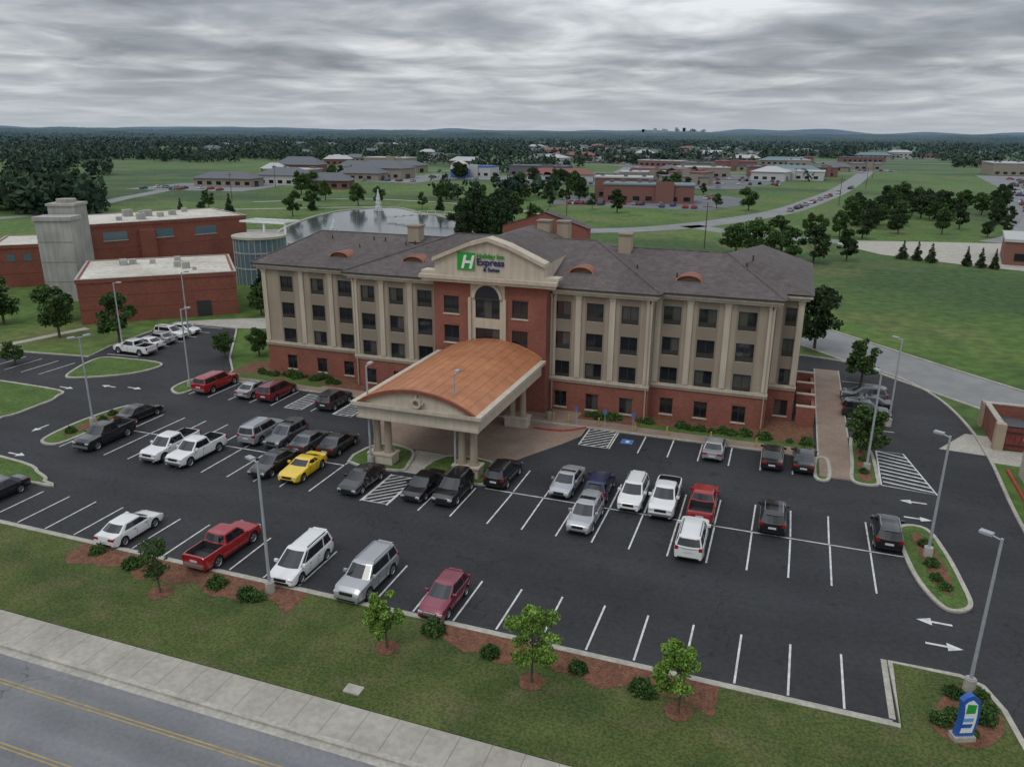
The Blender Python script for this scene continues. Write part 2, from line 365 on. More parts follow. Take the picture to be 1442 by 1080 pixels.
b=MB(); b.box(-60,-33.7,70.2,76,0,.12,M_mulch); b.box(-18,3.9,70.2,77,0,.12,M_mulch); b.obj('planting_bed')
sheet('lawn_patch',[(-12,69.9),(3.8,69.9),(3.8,71.0),(-12,71.0)],.136,M_lawn2)
sheet('lawn_patch',[(-58.8,69.6),(-47,69.6),(-47,71.2),(-58.8,71.2)],.136,M_lawn2)
b=MB()
kerb(b,crom([(-16.6,68.2),(-18.5,66.6),(-21.3,66.4)],6),.16,0,.16,M_redp); b.obj('red_kerb')
def wav(x0,x1,yb,yt):
    P=[(x0,yt)]; n=int((x1-x0)/.5)
    for i in range(n+1):
        x=x0+(x1-x0)*i/n; P.append((x,yb+.35*math.sin(x*1.1)+.22*math.sin(x*2.3+1)+.07*math.sin(x*7.1)))
    P.append((x1,yt)); return P
b=MB()
for (x0,x1,yb) in ((-43,-25.4,32.9),(-16.9,-1.0,33.1)):
    P=ccw(wav(x0,x1,yb,34.84)); b.add([(p[0],p[1],.122) for p in P],[tuple(range(len(P)))],M_mulch)
for cx,cy,r in ((-18.4,31.8,.65),(-10.1,31.9,.7),(-2.7,32.3,.7),(-33.9,31.8,.75)):
    P=[(cx+r*(1+.1*math.sin(3*a)+.06*math.sin(7*a))*math.cos(a),cy+r*math.sin(a)) for a in [i*math.pi/12 for i in range(24)]]
    b.add([(p[0],p[1],.128) for p in P],[tuple(range(24))],M_mulch)
P=ccw(crom([(9.0,35.2),(10.6,34.6),(12,36.2),(11.9,38.5),(10.6,39.2),(9.5,37.6)],5,True)); b.add([(p[0],p[1],.124) for p in P],[tuple(range(len(P)))],M_mulch)
b.obj('mulch_bed')
sheet('dumpster_pad',[(14.6,74.5),(19.6,74.0),(19.6,79.5),(17.5,79.5)],.018,M_conc)
sheet('dumpster_pad',[(18.5,72.6),(25,72.0),(25,76.1),(18.8,76.1)],.02,M_conc)

def road(name,pts,w,m=M_road2,z=.02,n=8):
    P=crom(pts,n); b=MB(); strip(b,P,w,z,m)
    b.obj(name)
road('rear_road',[(95,18),(60,52),(24.5,90.5),(6,112),(-20,143),(-45,176)],9.5)
kb=MB()
P=crom([(60,52),(24.5,90.5),(6,112),(-20,143)],8); Lk,Rk=offs(P,9.8,False); kerb(kb,Lk,.3,0,.14,M_conc); kerb(kb,Rk,.3,0,.14,M_conc)
kb.obj('rear_road_kerb')
road('far_avenue',[(-150,178),(-95,205),(-55,221),(-30,246),(-6,300),(8,365),(23,456),(45,640),(84,997),(150,1500)],10)
road('far_street',[(-330,130),(-235,180),(-262,262),(-290,340),(-300,470),(-250,520),(-120,560),(45,640)],7)
road('plaza_drive',[(-30,246),(-14,232),(0,226),(14,224)],8)
road('plaza_drive',[(50,238),(62,262),(84,340),(104,430)],7,z=.05)
road('park_path',[(-78,200),(-70,232),(-84,262),(-120,285),(-170,290),(-200,260)],2.4,M_conc,z=.05)
road('park_path',[(-146,262),(-190,230),(-215,200)],2.4,M_conc,z=.052)
road('town_street',[(-320,700),(-150,690),(48,660)],9,z=.06)
road('town_street',[(-420,900),(-200,860),(70,880),(300,900)],10,z=.062)
road('town_street',[(-120,560),(-140,700),(-190,900),(-260,1200)],8,z=.064)
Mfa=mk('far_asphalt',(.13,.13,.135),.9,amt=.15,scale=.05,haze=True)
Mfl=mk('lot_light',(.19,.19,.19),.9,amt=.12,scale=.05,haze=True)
sheet('concrete_plaza',[(11,219),(20,203),(36,193),(50,187),(70,184),(110,205),(110,238),(60,238),(36,233),(14,227)],.06,M_conc)
sheet('shopping_parking',[(56,244),(75,240),(120,238),(230,430),(260,640),(116,640),(100,470)],.04,Mfl)
sheet('plaza_parking',[(-92,300),(-30,296),(-14,345),(-30,372),(-96,350)],.04,Mfa)
sheet('strip_parking',[(-150,455),(-20,450),(0,520),(-150,530)],.04,Mfa)
pond=crom([(-132,180),(-146,215),(-150,243),(-140,262),(-122,248),(-104,234),(-84,204),(-78,185),(-92,165),(-115,165)],5,True)
sheet('pond',ccw(pond),.03,M_water)
b=MB(); kerb(b,ccw(pond),.8,0,.25,M_conc,True); b.obj('pond_edge')
b=MB(); 
for i in range(12):
    x=-121+i*2.6; z=1.0+1.1*math.sin(math.pi*i/11)
    b.box(x,x+2.55,222+i*.5,224+i*.5,z,z+.2,M_conc)
    b.box(x,x+.12,222+i*.5,222.1+i*.5,z+.2,z+1.2,M_white); b.box(x,x+2.55,222+i*.5,222.1+i*.5,z+1.15,z+1.25,M_white)
b.obj('foot_bridge')
M_spray=mk('fountain_water',(.75,.78,.8),.5)
for (fx,fy,fh) in ((-137,246,7.5),(-120,190,3.5)):
    vs=[];fs=[]
    for i in range(1400):
        t=random.random()**.7; z=fh*(1-t*t)*random.uniform(.6,1) if random.random()<.5 else fh*random.random()
        rr=(1-z/fh)*1.5*random.random()+.12; a=random.random()*6.28; s=random.uniform(.05,.14)
        c=Vector((fx+rr*math.cos(a),fy+rr*math.sin(a),z+.1)); u=Vector((random.gauss(0,1),random.gauss(0,1),random.gauss(0,1))).normalized(); w=u.orthogonal().normalized()
        o=len(vs); vs+=[c-u*s,c-w*s,c+u*s,c+w*s]; fs.append((o,o+1,o+2,o+3))
    b=MB(); b.add(vs,fs,M_spray); b.obj('fountain')

# ------------------------------------------------------------------ hotel
hotel=empty('hotel_building')
W=MB();F=MB();GL=MB()
def wallY(x0,x1,z0,z1,y,ops,matfn,dep=.2):
    xs=sorted({x0,x1}|{o[0] for o in ops}|{o[1] for o in ops}|{q for q in matfn.xb if x0<q<x1})
    zs=sorted({z0,z1}|{o[2] for o in ops}|{o[3] for o in ops}|{q for q in matfn.zb if z0<q<z1})
    for i in range(len(xs)-1):
        for j in range(len(zs)-1):
            xc=(xs[i]+xs[i+1])/2; zc=(zs[j]+zs[j+1])/2
            if any(o[0]<xc<o[1] and o[2]<zc<o[3] for o in ops): continue
            W.add([(xs[i],y,zs[j]),(xs[i+1],y,zs[j]),(xs[i+1],y,zs[j+1]),(xs[i],y,zs[j+1])],[(0,1,2,3)],matfn(xc,zc))
    for (a,c,e,g) in ops:
        m=matfn((a+c)/2,(e+g)/2); d=y+dep
        W.add([(a,y,e),(a,d,e),(a,d,g),(a,y,g)],[(0,1,2,3)],m); W.add([(c,y,e),(c,d,e),(c,d,g),(c,y,g)],[(3,2,1,0)],m)
        W.add([(a,y,g),(a,d,g),(c,d,g),(c,y,g)],[(0,1,2,3)],m); W.add([(a,y,e),(a,d,e),(c,d,e),(c,y,e)],[(3,2,1,0)],M_cream)
def window(a,c,e,g,y,dep=.2,louver=0,mull=1):
    d=y+dep; zb=e+louver
    n=mull+1
    for k in range(n):
        xa=a+(c-a)*k/n; xb=a+(c-a)*(k+1)/n
        m=M_glassc if random.random()<.3 else M_glass
        GL.add([(xa,d-.03,zb),(xb,d-.03,zb),(xb,d-.03,g),(xa,d-.03,g)],[(0,1,2,3)],m)
    if louver:
        F.box(a,c,d-.06,d,e,zb-.003,M_louv)
        for k in range(3): F.box(a+.05,c-.05,d-.09,d-.062,e+.06+k*.12,e+.11+k*.12,M_frame)
    t=.06
    F.box(a,a+t,d-.09,d-.001,zb,g,M_frame);F.box(c-t,c,d-.09,d-.001,zb,g,M_frame)
    F.box(a+t,c-t,d-.09,d-.001,g-t,g,M_frame);F.box(a+t,c-t,d-.09,d-.001,zb,zb+t,M_frame)
    for k in range(1,n): 
        xx=a+(c-a)*k/n; F.box(xx-.03,xx+.03,d-.085,d-.001,zb+t,g-t,M_frame)
ZT=[(3.55,5.35),(6.55,8.35),(9.55,11.35)]
ZB=3.45; ZE=12.1
def section(x0,x1,y,wc,ww=1.65,brick=False,fw=True):
    ops=[];
    for c in wc:
        for (a,g) in ZT: ops.append((c-ww/2,c+ww/2,a,g))
        if fw: ops.append((c-.62,c+.62,.55,2.2))
    def mf(x,z):
        if z<ZB or brick: return M_brick
        for c in wc:
            if abs(x-c)<ww/2+.18: return M_taupe
        return M_tan
    mf.xb=[c+s*(ww/2+.18) for c in wc for s in (-1,1)]; mf.zb=[ZB]
    wallY(x0,x1,0,ZE,y,ops,mf)
    for o in ops:
        if o[3]>3: window(*o,y,louver=.42)
        else: window(*o,y); F.box(o[0]-.1,o[1]+.1,y-.06,y-.002,o[3],o[3]+.2,M_brick2); F.box(o[0]-.08,o[1]+.08,y-.08,y-.002,o[2]-.12,o[2],M_cream)
    if not brick:
        ps=[x0+.3]+[(wc[i]+wc[i+1])/2 for i in range(len(wc)-1)]+[x1-.3]
        for p in ps:
            F.box(p-.27,p+.27,y-.14,y-.003,ZB+.35,ZE-.35,M_cream)
            F.box(p-.33,p+.33,y-.18,y-.004,ZE-.35,ZE,M_cream)
        F.box(x0-.05,x1+.05,y-.2,y-.002,ZB,ZB+.28,M_cream)
        F.box(x0-.05,x1+.05,y-.12,y-.002,ZB-.25,ZB-.003,M_tan)
section(-56.3,-43.7,73.5,[-53.1,-49.1,-45.6])
section(-43.7,-33.4,72,[-41.9,-38.5,-35.2])
section(-21.5,-11.5,72,[-20.3,-17.05,-13.65])
section(-11.5,-.6,73.5,[-9.9,-6.6,-3.0])
section(-.6,1.9,77,[.75],ww=1.0)
ops=[(-28.9,-26.3,9.3,11.2),(-28.9,-26.3,6.6,8.3),(-28.9,-26.3,.3,3.2)]
for c in (-31.5,-24.2):
    for a,g in ZT: ops.append((c-.82,c+.82,a,g))
def mf(x,z): return M_cream if (-29.4<x<-25.8 and z>4.2) else M_brick
mf.xb=[-29.4,-25.8]; mf.zb=[4.2]
wallY(-33.4,-21.5,0,12.9,70.5,ops,mf)
for o in ops: window(*o,70.5,louver=(.42 if o[1]-o[0]<2 else 0),mull=(1 if o[1]-o[0]<2 else 2))
for c in (-31.5,-24.2):
    for a,g in ZT: F.box(c-.9,c+.9,70.44,70.498,g,g+.22,M_brick2); F.box(c-.9,c+.9,70.42,70.498,a-.12,a,M_cream)
ax,az,ar=-27.6,11.35,1.3
GL.add([(ax+ar*math.cos(t),70.44,az+ar*math.sin(t)) for t in [math.pi*i/16 for i in range(17)]],[tuple(range(17))],M_glass)
for i in range(16):
    t0=math.pi*i/16;t1=math.pi*(i+1)/16
    q=[(ax+r*math.cos(t),az+r*math.sin(t)) for (r,t) in ((ar,t0),(ar+.3,t0),(ar+.3,t1),(ar,t1))]
    F.prismXZ(q,70.3,70.498,M_cream)
F.box(ax-.03,ax+.03,70.4,70.435,az,az+ar,M_frame); F.box(ax-ar,ax+ar,70.38,70.43,az-.15,az,M_frame)
for xx in (-29.6,-25.9): F.box(xx,xx+.3,70.28,70.497,4.2,az,M_cream)
W.box(-56.3,-33.4,74.2,91,0,12.05,M_tan); 
W.add([(-56.3,73.5,0),(-56.3,74.2,0),(-56.3,74.2,12.1),(-56.3,73.5,12.1)],[(0,1,2,3)],M_tan)
def sideX(x,y0,y1,z0,z1,m): W.add([(x,y0,z0),(x,y1,z0),(x,y1,z1),(x,y0,z1)],[(0,1,2,3)],m)
sideX(-21.5,70.5,72,0,12.9,M_brick); sideX(-33.4,70.5,72,0,12.9,M_brick)
sideX(-11.5,72,73.5,0,ZB,M_brick);sideX(-11.5,72,73.5,ZB,ZE,M_tan)
sideX(-43.7,72,73.5,0,ZB,M_brick);sideX(-43.7,72,73.5,ZB,ZE,M_tan)
sideX(-.6,73.5,77,0,ZB,M_brick);sideX(-.6,73.5,77,ZB,ZE,M_tan)
sideX(1.9,77,96,0,ZB,M_brick);sideX(1.9,77,96,ZB,ZE,M_tan)
W.box(-33.4,1.88,78,95.9,0,12.04,M_tan)
sideX(-11.52,73.5,78,0,12,M_tan)
def corn(x0,x1,y,dz):
    F.box(x0-.35,x1+.35,y-.4,y+.3,ZE+dz,ZE+.28+dz,M_cream); F.box(x0-.6,x1+.6,y-.65,y+.3,ZE+.28+dz,ZE+.5+dz,M_cream)
corn(-56.3,-44.3,73.5,0); corn(-43.7,-34.0,72,.004); corn(-20.9,-11.5,72,.006); corn(-10.9,-.6,73.5,.002); corn(.1,1.9,77,.005)
F.box(1.9,2.5,76.4,96.5,ZE+.27,ZE+.49,M_cream)
for xx,yy in ((-43.45,71.9),(-11.75,71.9),(-.85,73.4),(-33.65,71.9),(-21.2,71.9)): F.box(xx-.06,xx+.06,yy-.08,yy+.08,.2,ZE,M_tan)
W.obj('walls',hotel); F.obj('trim_and_frames',hotel); GL.obj('windows',hotel)
Rf=MB()
def hip(x0,x1,y0,y1,z,h,rx0,rx1):
    ym=(y0+y1)/2; v=[(x0,y0,z),(x1,y0,z),(x1,y1,z),(x0,y1,z),(rx0,ym,h),(rx1,ym,h)]
    Rf.add(v,[(0,1,5,4),(1,2,5),(2,3,4,5),(3,0,4)],M_shing)
    e=.16
    w=[(x0,y0,z-e),(x1,y0,z-e),(x1,y1,z-e),(x0,y1,z-e)]
    Rf.add(w+v[:4],[(0,1,5,4),(1,2,6,5),(2,3,7,6),(3,0,4,7),(3,2,1,0)],M_frame)
    for (p,q) in (((x0,y0,z),(rx0,ym,h)),((x1,y0,z),(rx1,ym,h)),((rx0,ym,h),(rx1,ym,h))):
        Rf.tube(Vector(p)+Vector((0,0,.02)),Vector(q)+Vector((0,0,.02)),.09,.09,5,M_shing)
ZR=12.62
hip(-57.1,.2,72.7,91.4,ZR+.16,15.45,-53.5,-6.0)
hip(-44.5,-10.7,71.2,92.6,ZR+.17,16.0,-35.5,-19.5)
v=[(-9,76.2,ZR+.15),(2.6,76.2,ZR+.15),(2.6,96.6,ZR+.15),(-9,96.6,ZR+.15),(-3,81.5,15.2),(-3,92,15.2)]
Rf.add(v,[(0,1,4),(1,2,5,4),(2,3,5),(3,0,4,5)],M_shing)
gx=[-33.0,-31.5,-29.5,-27.4,-25.3,-23.3,-21.8]; 
gz=[15.0,15.75,16.6,17.2,16.6,15.75,15.0]
for i in range(6):
    Rf.add([(gx[i],71.2,gz[i]-.1),(gx[i+1],71.2,gz[i+1]-.1),(gx[i+1],84,gz[i+1]-.1),(gx[i],84,gz[i]-.1)],[(0,1,2,3)],M_shing)
Rf.add([(-33.0,71.2,12.5),(-33,84,12.5),(-33,84,14.9),(-33,71.2,14.9)],[(0,1,2,3)],M_cream)
Rf.add([(-21.8,71.2,12.5),(-21.8,84,12.5),(-21.8,84,14.9),(-21.8,71.2,14.9)],[(0,1,2,3)],M_cream)
# rear brick gable
Rf.prismXZ([(-33.6,12.6),(-33.6,16.1),(-28.3,17.8),(-23.0,16.1),(-23.0,12.6)],91,93,M_brick)
for sx_ in (-1,1):
    Rf.add([(-28.3,90.8,17.93),(-28.3+sx_*5.6,90.8,16.13),(-28.3+sx_*5.6,93.2,16.13),(-28.3,93.2,17.93)],[(0,1,2,3)],M_shing)
for (c0,c1,y0,y1,z0,z1) in ((-41,-39.6,80,81.4,15,16.7),(-26.6,-25.2,83,84.4,15.5,17.6),(-24.6,-23.3,84,85.3,15.5,17.5),(-16.9,-15.6,80.5,81.8,15,16.9)):
    Rf.box(c0,c1,y0,y1,z0,z1,M_tan); Rf.box(c0-.12,c1+.12,y0-.12,y1+.12,z1,z1+.16,M_taupe)
for i in range(26):
    x=random.uniform(-54,-3); y=random.uniform(76,81); z=ZR+(y-72.7)*.29
    Rf.cyl(x,y,z,z+.55,.08,.08,6,M_frame)
Rf.obj('roof',hotel)
D=MB()
for dx,dy,wid in ((-47.2,75.6,1.15),(-37.6,74.6,1.15),(-19.2,74.6,1.15),(-8.8,75.4,1.15)):
    z0=ZR+.16+(dy-72.7)*.287 if dx in(-47.2,-8.8) else ZR+.17+(dy-71.2)*.302
    n=12; P=[(dx+wid*math.cos(math.pi*i/n),z0-.1+.58*math.sin(math.pi*i/n)) for i in range(n+1)]
    D.prismXZ(P[::-1],dy-.05,dy,M_frame)
    for i in range(n):
        a,c=P[i],P[i+1]
        o=lambda p,s:(dx+(p[0]-dx)*s,z0-.1+(p[1]-z0+.1)*s)
        D.add([(o(a,1.14)[0],dy-.25,o(a,1.14)[1]),(o(c,1.14)[0],dy-.25,o(c,1.14)[1]),(o(c,1.14)[0],dy+2.4,o(c,1.14)[1]),(o(a,1.14)[0],dy+2.4,o(a,1.14)[1])],[(0,1,2,3)],M_copd)
        D.add([(o(a,1.14)[0],dy-.25,o(a,1.14)[1]),(o(c,1.14)[0],dy-.25,o(c,1.14)[1]),(c[0],dy-.25,c[1]),(a[0],dy-.25,a[1])],[(3,2,1,0)],M_copper)
    for k in range(3): 
        zz=z0+.05+k*.12; hw=wid*math.sqrt(max(0,1-((zz-z0+.1)/.58)**2))*.95; D.box(dx-hw,dx+hw,dy-.1,dy-.052,zz,zz+.05,M_copd)
D.obj('eyebrow_dormers',hotel)
Pd=MB()
out=[(-34.0,12.9),(-34.0,13.75),(-33.1,13.75)]+[(gx[i]-(.1 if i==0 else 0)+(.1 if i==6 else 0),gz[i]) for i in range(7)]+[(-21.7,13.75),(-20.9,13.75),(-20.9,12.9)]
Pd.prismXZ(out[::-1],70.2,71.3,M_cream)
Pd.box(-34.4,-20.5,69.75,70.195,12.85,13.15,M_cream);Pd.box(-34.6,-20.3,69.55,70.19,13.15,13.5,M_cream);
Pd.box(-34.6,-20.3,70.19,71.6,13.52,13.8,M_cream)
for i in range(6):
    q=[(gx[i]-(.25 if i==0 else 0),gz[i]-.22),(gx[i+1]+(.25 if i==5 else 0),gz[i+1]-.22),(gx[i+1]+(.25 if i==5 else 0),gz[i+1]+.16),(gx[i]-(.25 if i==0 else 0),gz[i]+.16)]
    Pd.prismXZ(q,69.85,71.4,M_cream)
Pd.obj('pediment',hotel)
S=MB(); S.box(-30.6,-28.8,70.08,70.19,14.1,15.8,M_green)
S.obj('sign_panel',hotel)
def text(t,x,z,s,m,y=70.12,ext=.03,bold=.012):
    c=bpy.data.curves.new('sign_lettering','FONT'); c.body=t; c.size=s; c.extrude=ext; c.offset=bold; c.materials.append(m)
    o=bpy.data.objects.new('sign_lettering',c); o.location=(x,y,z); o.rotation_euler=(math.pi/2,0,0); o.parent=hotel; COL.objects.link(o); return o
o=text('H',-30.25,14.3,1.75,M_white,y=70.05,bold=.05); o.data.shear=.25
text('Holiday Inn',-28.6,15.35,.62,M_green,bold=.012); text('Express',-28.6,14.65,.92,M_navy,bold=.02); text('& Suites',-27.9,14.08,.52,M_navy,bold=.012)
C=MB()
cx0,cx1,cy0,cy1=-32.3,-21.6,53.0,69.6
C.box(cx0,cx1,cy0,cy0+.6,4.35,5.35,M_cream); C.box(cx0,cx1,cy1-.6,cy1,4.35,5.35,M_cream)
C.box(cx0,cx0+.6,cy0+.6,cy1-.6,4.35,5.35,M_cream); C.box(cx1-.6,cx1,cy0+.6,cy1-.6,4.35,5.35,M_cream)
C.box(cx0+.6,cx1-.6,cy0+.6,cy1-.6,4.7,4.8,M_cream)
C.box(cx0-.2,cx1+.2,cy0-.2,cy1+.1,5.35,5.55,M_cream); C.box(cx0-.42,cx1+.42,cy0-.42,cy1+.1,5.55,5.85,M_cream)
C.box(cx0-.1,cx1+.1,cy0-.1,cy0-.002,4.4,4.6,M_cream)
for px in (-30.8,-23.0):
    for py in (54.3,66.6):
        C.box(px-1.1,px+1.1,py-.62,py+.62,0,.9,M_cream); C.box(px-1.2,px+1.2,py-.72,py+.72,.9,1.05,M_cream)
        for d in (-.52,.52):
            C.cyl(px+d,py,1.05,1.22,.42,.42,20,M_tan); C.cyl(px+d,py,1.22,3.95,.33,.29,20,M_tan); C.cyl(px+d,py,3.95,4.1,.4,.4,20,M_tan)
            C.box(px+d-.45,px+d+.45,py-.45,py+.45,4.1,4.35,M_cream)
C.obj('porte_cochere',hotel,smooth=40)
V=MB(); n=26; hw=(cx1-cx0)/2-.1; xm=(cx0+cx1)/2; rise=1.5
Rad=(hw*hw+rise*rise)/(2*rise); a0=math.asin(hw/Rad)
arc=[(xm+Rad*math.sin(-a0+2*a0*i/n),5.85+Rad*math.cos(-a0+2*a0*i/n)-Rad+rise) for i in range(n+1)]
for i in range(n):
    a,c=arc[i],arc[i+1]
    V.add([(a[0],cy0-.1,a[1]),(c[0],cy0-.1,c[1]),(c[0],70.4,c[1]),(a[0],70.4,a[1])],[(0,1,2,3)],M_copper)
    if i%2==0: V.tube((a[0],cy0-.1,a[1]+.012),(a[0],70.4,a[1]+.012),.02,.02,4,M_copper)
    V.prismXZ([(a[0],a[1]-.26),(c[0],c[1]-.26),(c[0],c[1]+.05),(a[0],a[1]+.05)],cy0-.32,cy0-.1,M_copd)
V.add([(cx0+.1,cy0-.05,5.85)]+[(p[0],cy0-.05,p[1]-.02) for p in arc]+[(cx1-.1,cy0-.05,5.85)],[tuple(range(n+2,-1,-1))],M_cream)
V.obj('canopy_vault',hotel,smooth=30)
E=MB(); xe=xm+.2
for i in range(24):
    t0=2*math.pi*i/24;t1=2*math.pi*(i+1)/24
    E.prismXZ([(xe+r*math.cos(t),6.35+r*math.sin(t)) for r,t in ((.26,t0),(.44,t0),(.44,t1),(.26,t1))],cy0-.42,cy0-.05,M_cream)
E.box(xe-.6,xe-.45,cy0-.4,cy0-.05,6.28,6.42,M_cream);E.box(xe+.45,xe+.6,cy0-.4,cy0-.05,6.28,6.42,M_cream);E.box(xe-.06,xe+.06,cy0-.4,cy0-.05,6.8,6.95,M_cream)
E.obj('canopy_emblem',hotel)
b=MB()
for y in (76,80,84,88): b.box(2.2,3.9,y,y+.3,0,2.0,M_brick); b.box(2.15,3.95,y-.05,y+.35,2.0,2.12,M_cream)
b.box(3.6,3.9,76.3,80,0,1.6,M_brick);b.box(3.6,3.9,80.3,84,0,1.6,M_brick);b.box(3.6,3.9,84.3,88,0,1.6,M_brick)
b.obj('patio_wall')
b=MB()
for x in (-20,-18.5,-15.5,-12,-9,-5,-1): b.cyl(x,68.8,.13,1.0,.09,.09,10,M_yel)
b.obj('bollards')
for (x,y) in ((-20.6,69.2),(-34.4,69.2)):
    b=MB(); b.cyl(x,y,.13,1.0,.26,.3,14,M_tan); b.cyl(x,y,1.0,1.12,.33,.2,14,M_mdark); b.obj('litter_bin')

# ------------------------------------------------------------------ dumpster enclosure
b=MB(); M_ench=mk('enclosure_tan',(.36,.29,.21),.9,amt=.08,scale=1)
M_gate=mk('gate_brown',(.17,.036,.026),.7,amt=.2,scale=3)
b.box(19.4,19.8,76.6,83,0,2.3,M_brick); b.box(19.8,25,82.6,83.0,0,2.3,M_brick); b.box(19.1,19.9,75.9,76.6,0,2.5,M_ench); b.box(24.5,25.2,75.9,76.6,0,2.5,M_ench); b.box(24.6,25,76.6,82.6,0,2.3,M_brick)
b.box(19.15,19.399,82.2,83.1,0,2.5,M_ench)
for k in range(11): b.box(19.95+k*.413,20.33+k*.413,76.2,76.28,.12,2.15,M_gate)
for z in (.5,1.7): b.box(19.95,24.45,76.14,76.195,z,z+.12,M_mdark)
b.box(19.35,19.85,76.6,83.05,2.3,2.42,M_conc);b.box(19.85,25.05,82.55,83.05,2.3,2.42,M_conc);b.box(24.55,25.05,76.6,82.55,2.3,2.42,M_conc)
b.box(20.4,22.2,78.5,81,0,1.5,mk('dumpster_green',(.03,.08,.05),.6)); b.box(20.3,22.3,78.4,81.1,1.5,1.6,M_mdark)
b.obj('dumpster_enclosure')
b=MB(); b.box(20.0,30,58,70.5,0,3.0,mk('cream_wall',(.45,.42,.35),.9,amt=.06,scale=.5)); b.box(19.85,30,57.85,70.65,3.0,3.2,M_white_roof); b.obj('neighbour_building')
b=MB(); kerb(b,[(19.1,56),(19.3,71)],.22,0,.2,M_redp); b.obj('red_kerb')

# ------------------------------------------------------------------ college building
col=empty('college_building')
b=MB()
A=rotM(-95,82.5,42)
def flatblock(M,lx_,ly_,h,m=M_brick2):
    b.box(0,lx_,0,ly_,0,h-.55,m,M); b.box(-.12,lx_+.12,-.12,ly_+.12,h-.55,h,m,M)
    b.box(.5,lx_-.5,.5,ly_-.5,h-.2,h+.004,M_white_roof,M)
    b.box(-.16,lx_+.16,-.16,.14,h,h+.1,M_conc,M);b.box(-.16,lx_+.16,ly_-.14,ly_+.16,h,h+.1,M_conc,M)
    b.box(-.16,.14,.14,ly_-.14,h,h+.1,M_conc,M);b.box(lx_-.14,lx_+.16,.14,ly_-.14,h,h+.1,M_conc,M)
    for z in (h*.33,h*.62): b.box(-.04,lx_+.04,-.04,-.005,z,z+.12,M_brick,M)
flatblock(A,21.5,18,6.5)
B2=rotM(-116,104,60)
flatblock(B2,29,18,11.0)
for xa,xb in ((3,7),(12,15),(19,23)):
    b.box(xa,xb,-.06,-.004,8.1,9.5,M_bglass,B2); b.box(xa-.1,xb+.1,-.09,-.004,7.9,8.08,M_conc,B2)
b.box(9,11.5,-1.2,-.01,0,9.6,M_brick2,B2)
C3=rotM(-131,98,42); flatblock(C3,12,14,7.4)
# square concrete tower with a low round vent on the lower rear block
T_=rotM(-113.2,92.6,24)
b.box(0,5.4,0,3.6,0,13.0,M_greyc,T_); b.box(-.25,5.65,-.25,3.85,13.0,13.6,M_greyc,T_)
for z in (3.2,6.4,9.6): b.box(-.02,5.42,-.02,-.001,z,z+.08,M_joint,T_)
b.box(.2,4.4,4.4,9.0,0,14.9,M_greyc,T_); b.box(.0,4.6,4.2,9.2,14.9,15.3,M_conc,T_)
b.cyl(2.3,6.7,15.3,15.9,1.5,1.5,16,M_greyc,M=T_)
for i in range(9):
    x=random.uniform(3,17);y=random.uniform(3,14); s=random.uniform(.5,1.2); b.box(x,x+s,y,y+s,6.5,6.5+s*.8,M_greyc,A)
for i in range(9):
    x=random.uniform(3,24);y=random.uniform(3,14); s=random.uniform(.6,1.6); b.box(x,x+s,y,y+s,11.0,11.0+s*.8,M_greyc,B2)
for k in range(4): b.box(2+k*2.6,3.3+k*2.6,-.05,-.004,4.6,5.8,M_bglass,C3)
b.box(15.6,17.6,-.08,-.004,0,2.4,M_mdark,A)
for xa in (7.2,14.4): b.box(xa,xa+.06,-.03,-.006,0,5.9,M_brick,A)
b.obj('brick_blocks',col)
b=MB(); b.cyl(-92.5,121,0,8.2,4.6,4.6,28,M_bglass); b.cyl(-92.5,121,8.2,8.6,4.9,4.9,28,M_conc)
for i in range(28):
    a=2*math.pi*i/28; b.box(-92.5+4.62*math.cos(a)-.06,-92.5+4.62*math.cos(a)+.06,121+4.62*math.sin(a)-.06,121+4.62*math.sin(a)+.06,0,8.2,M_greyc)
for z in (2.8,5.6): b.cyl(-92.5,121,z,z+.25,4.7,4.7,28,M_greyc)
for i in range(8): b.box(-99+i*1.3,-98.75+i*1.3,124.3,128.7,10.3,10.6,M_white)
b.box(-99,-89,124,124.3,10.3,10.6,M_white); b.box(-99,-89,128.7,129,10.3,10.6,M_white); b.box(-89.3,-89,124.3,124.6,0,10.3,M_white);b.box(-94,-93.7,124.3,124.6,0,10.3,M_white)
b.obj('glass_rotunda',col,smooth=30)
sheet('college_walk',ccw(crom([(-83,88.7),(-74,88.8),(-66,92),(-60,100),(-64,106),(-70,98),(-80,92)],5,True)),.02,M_conc)
sheet('college_walk',[(-96,70.2),(-94.6,70.2),(-92,81),(-93.5,81.5)],.022,M_conc)

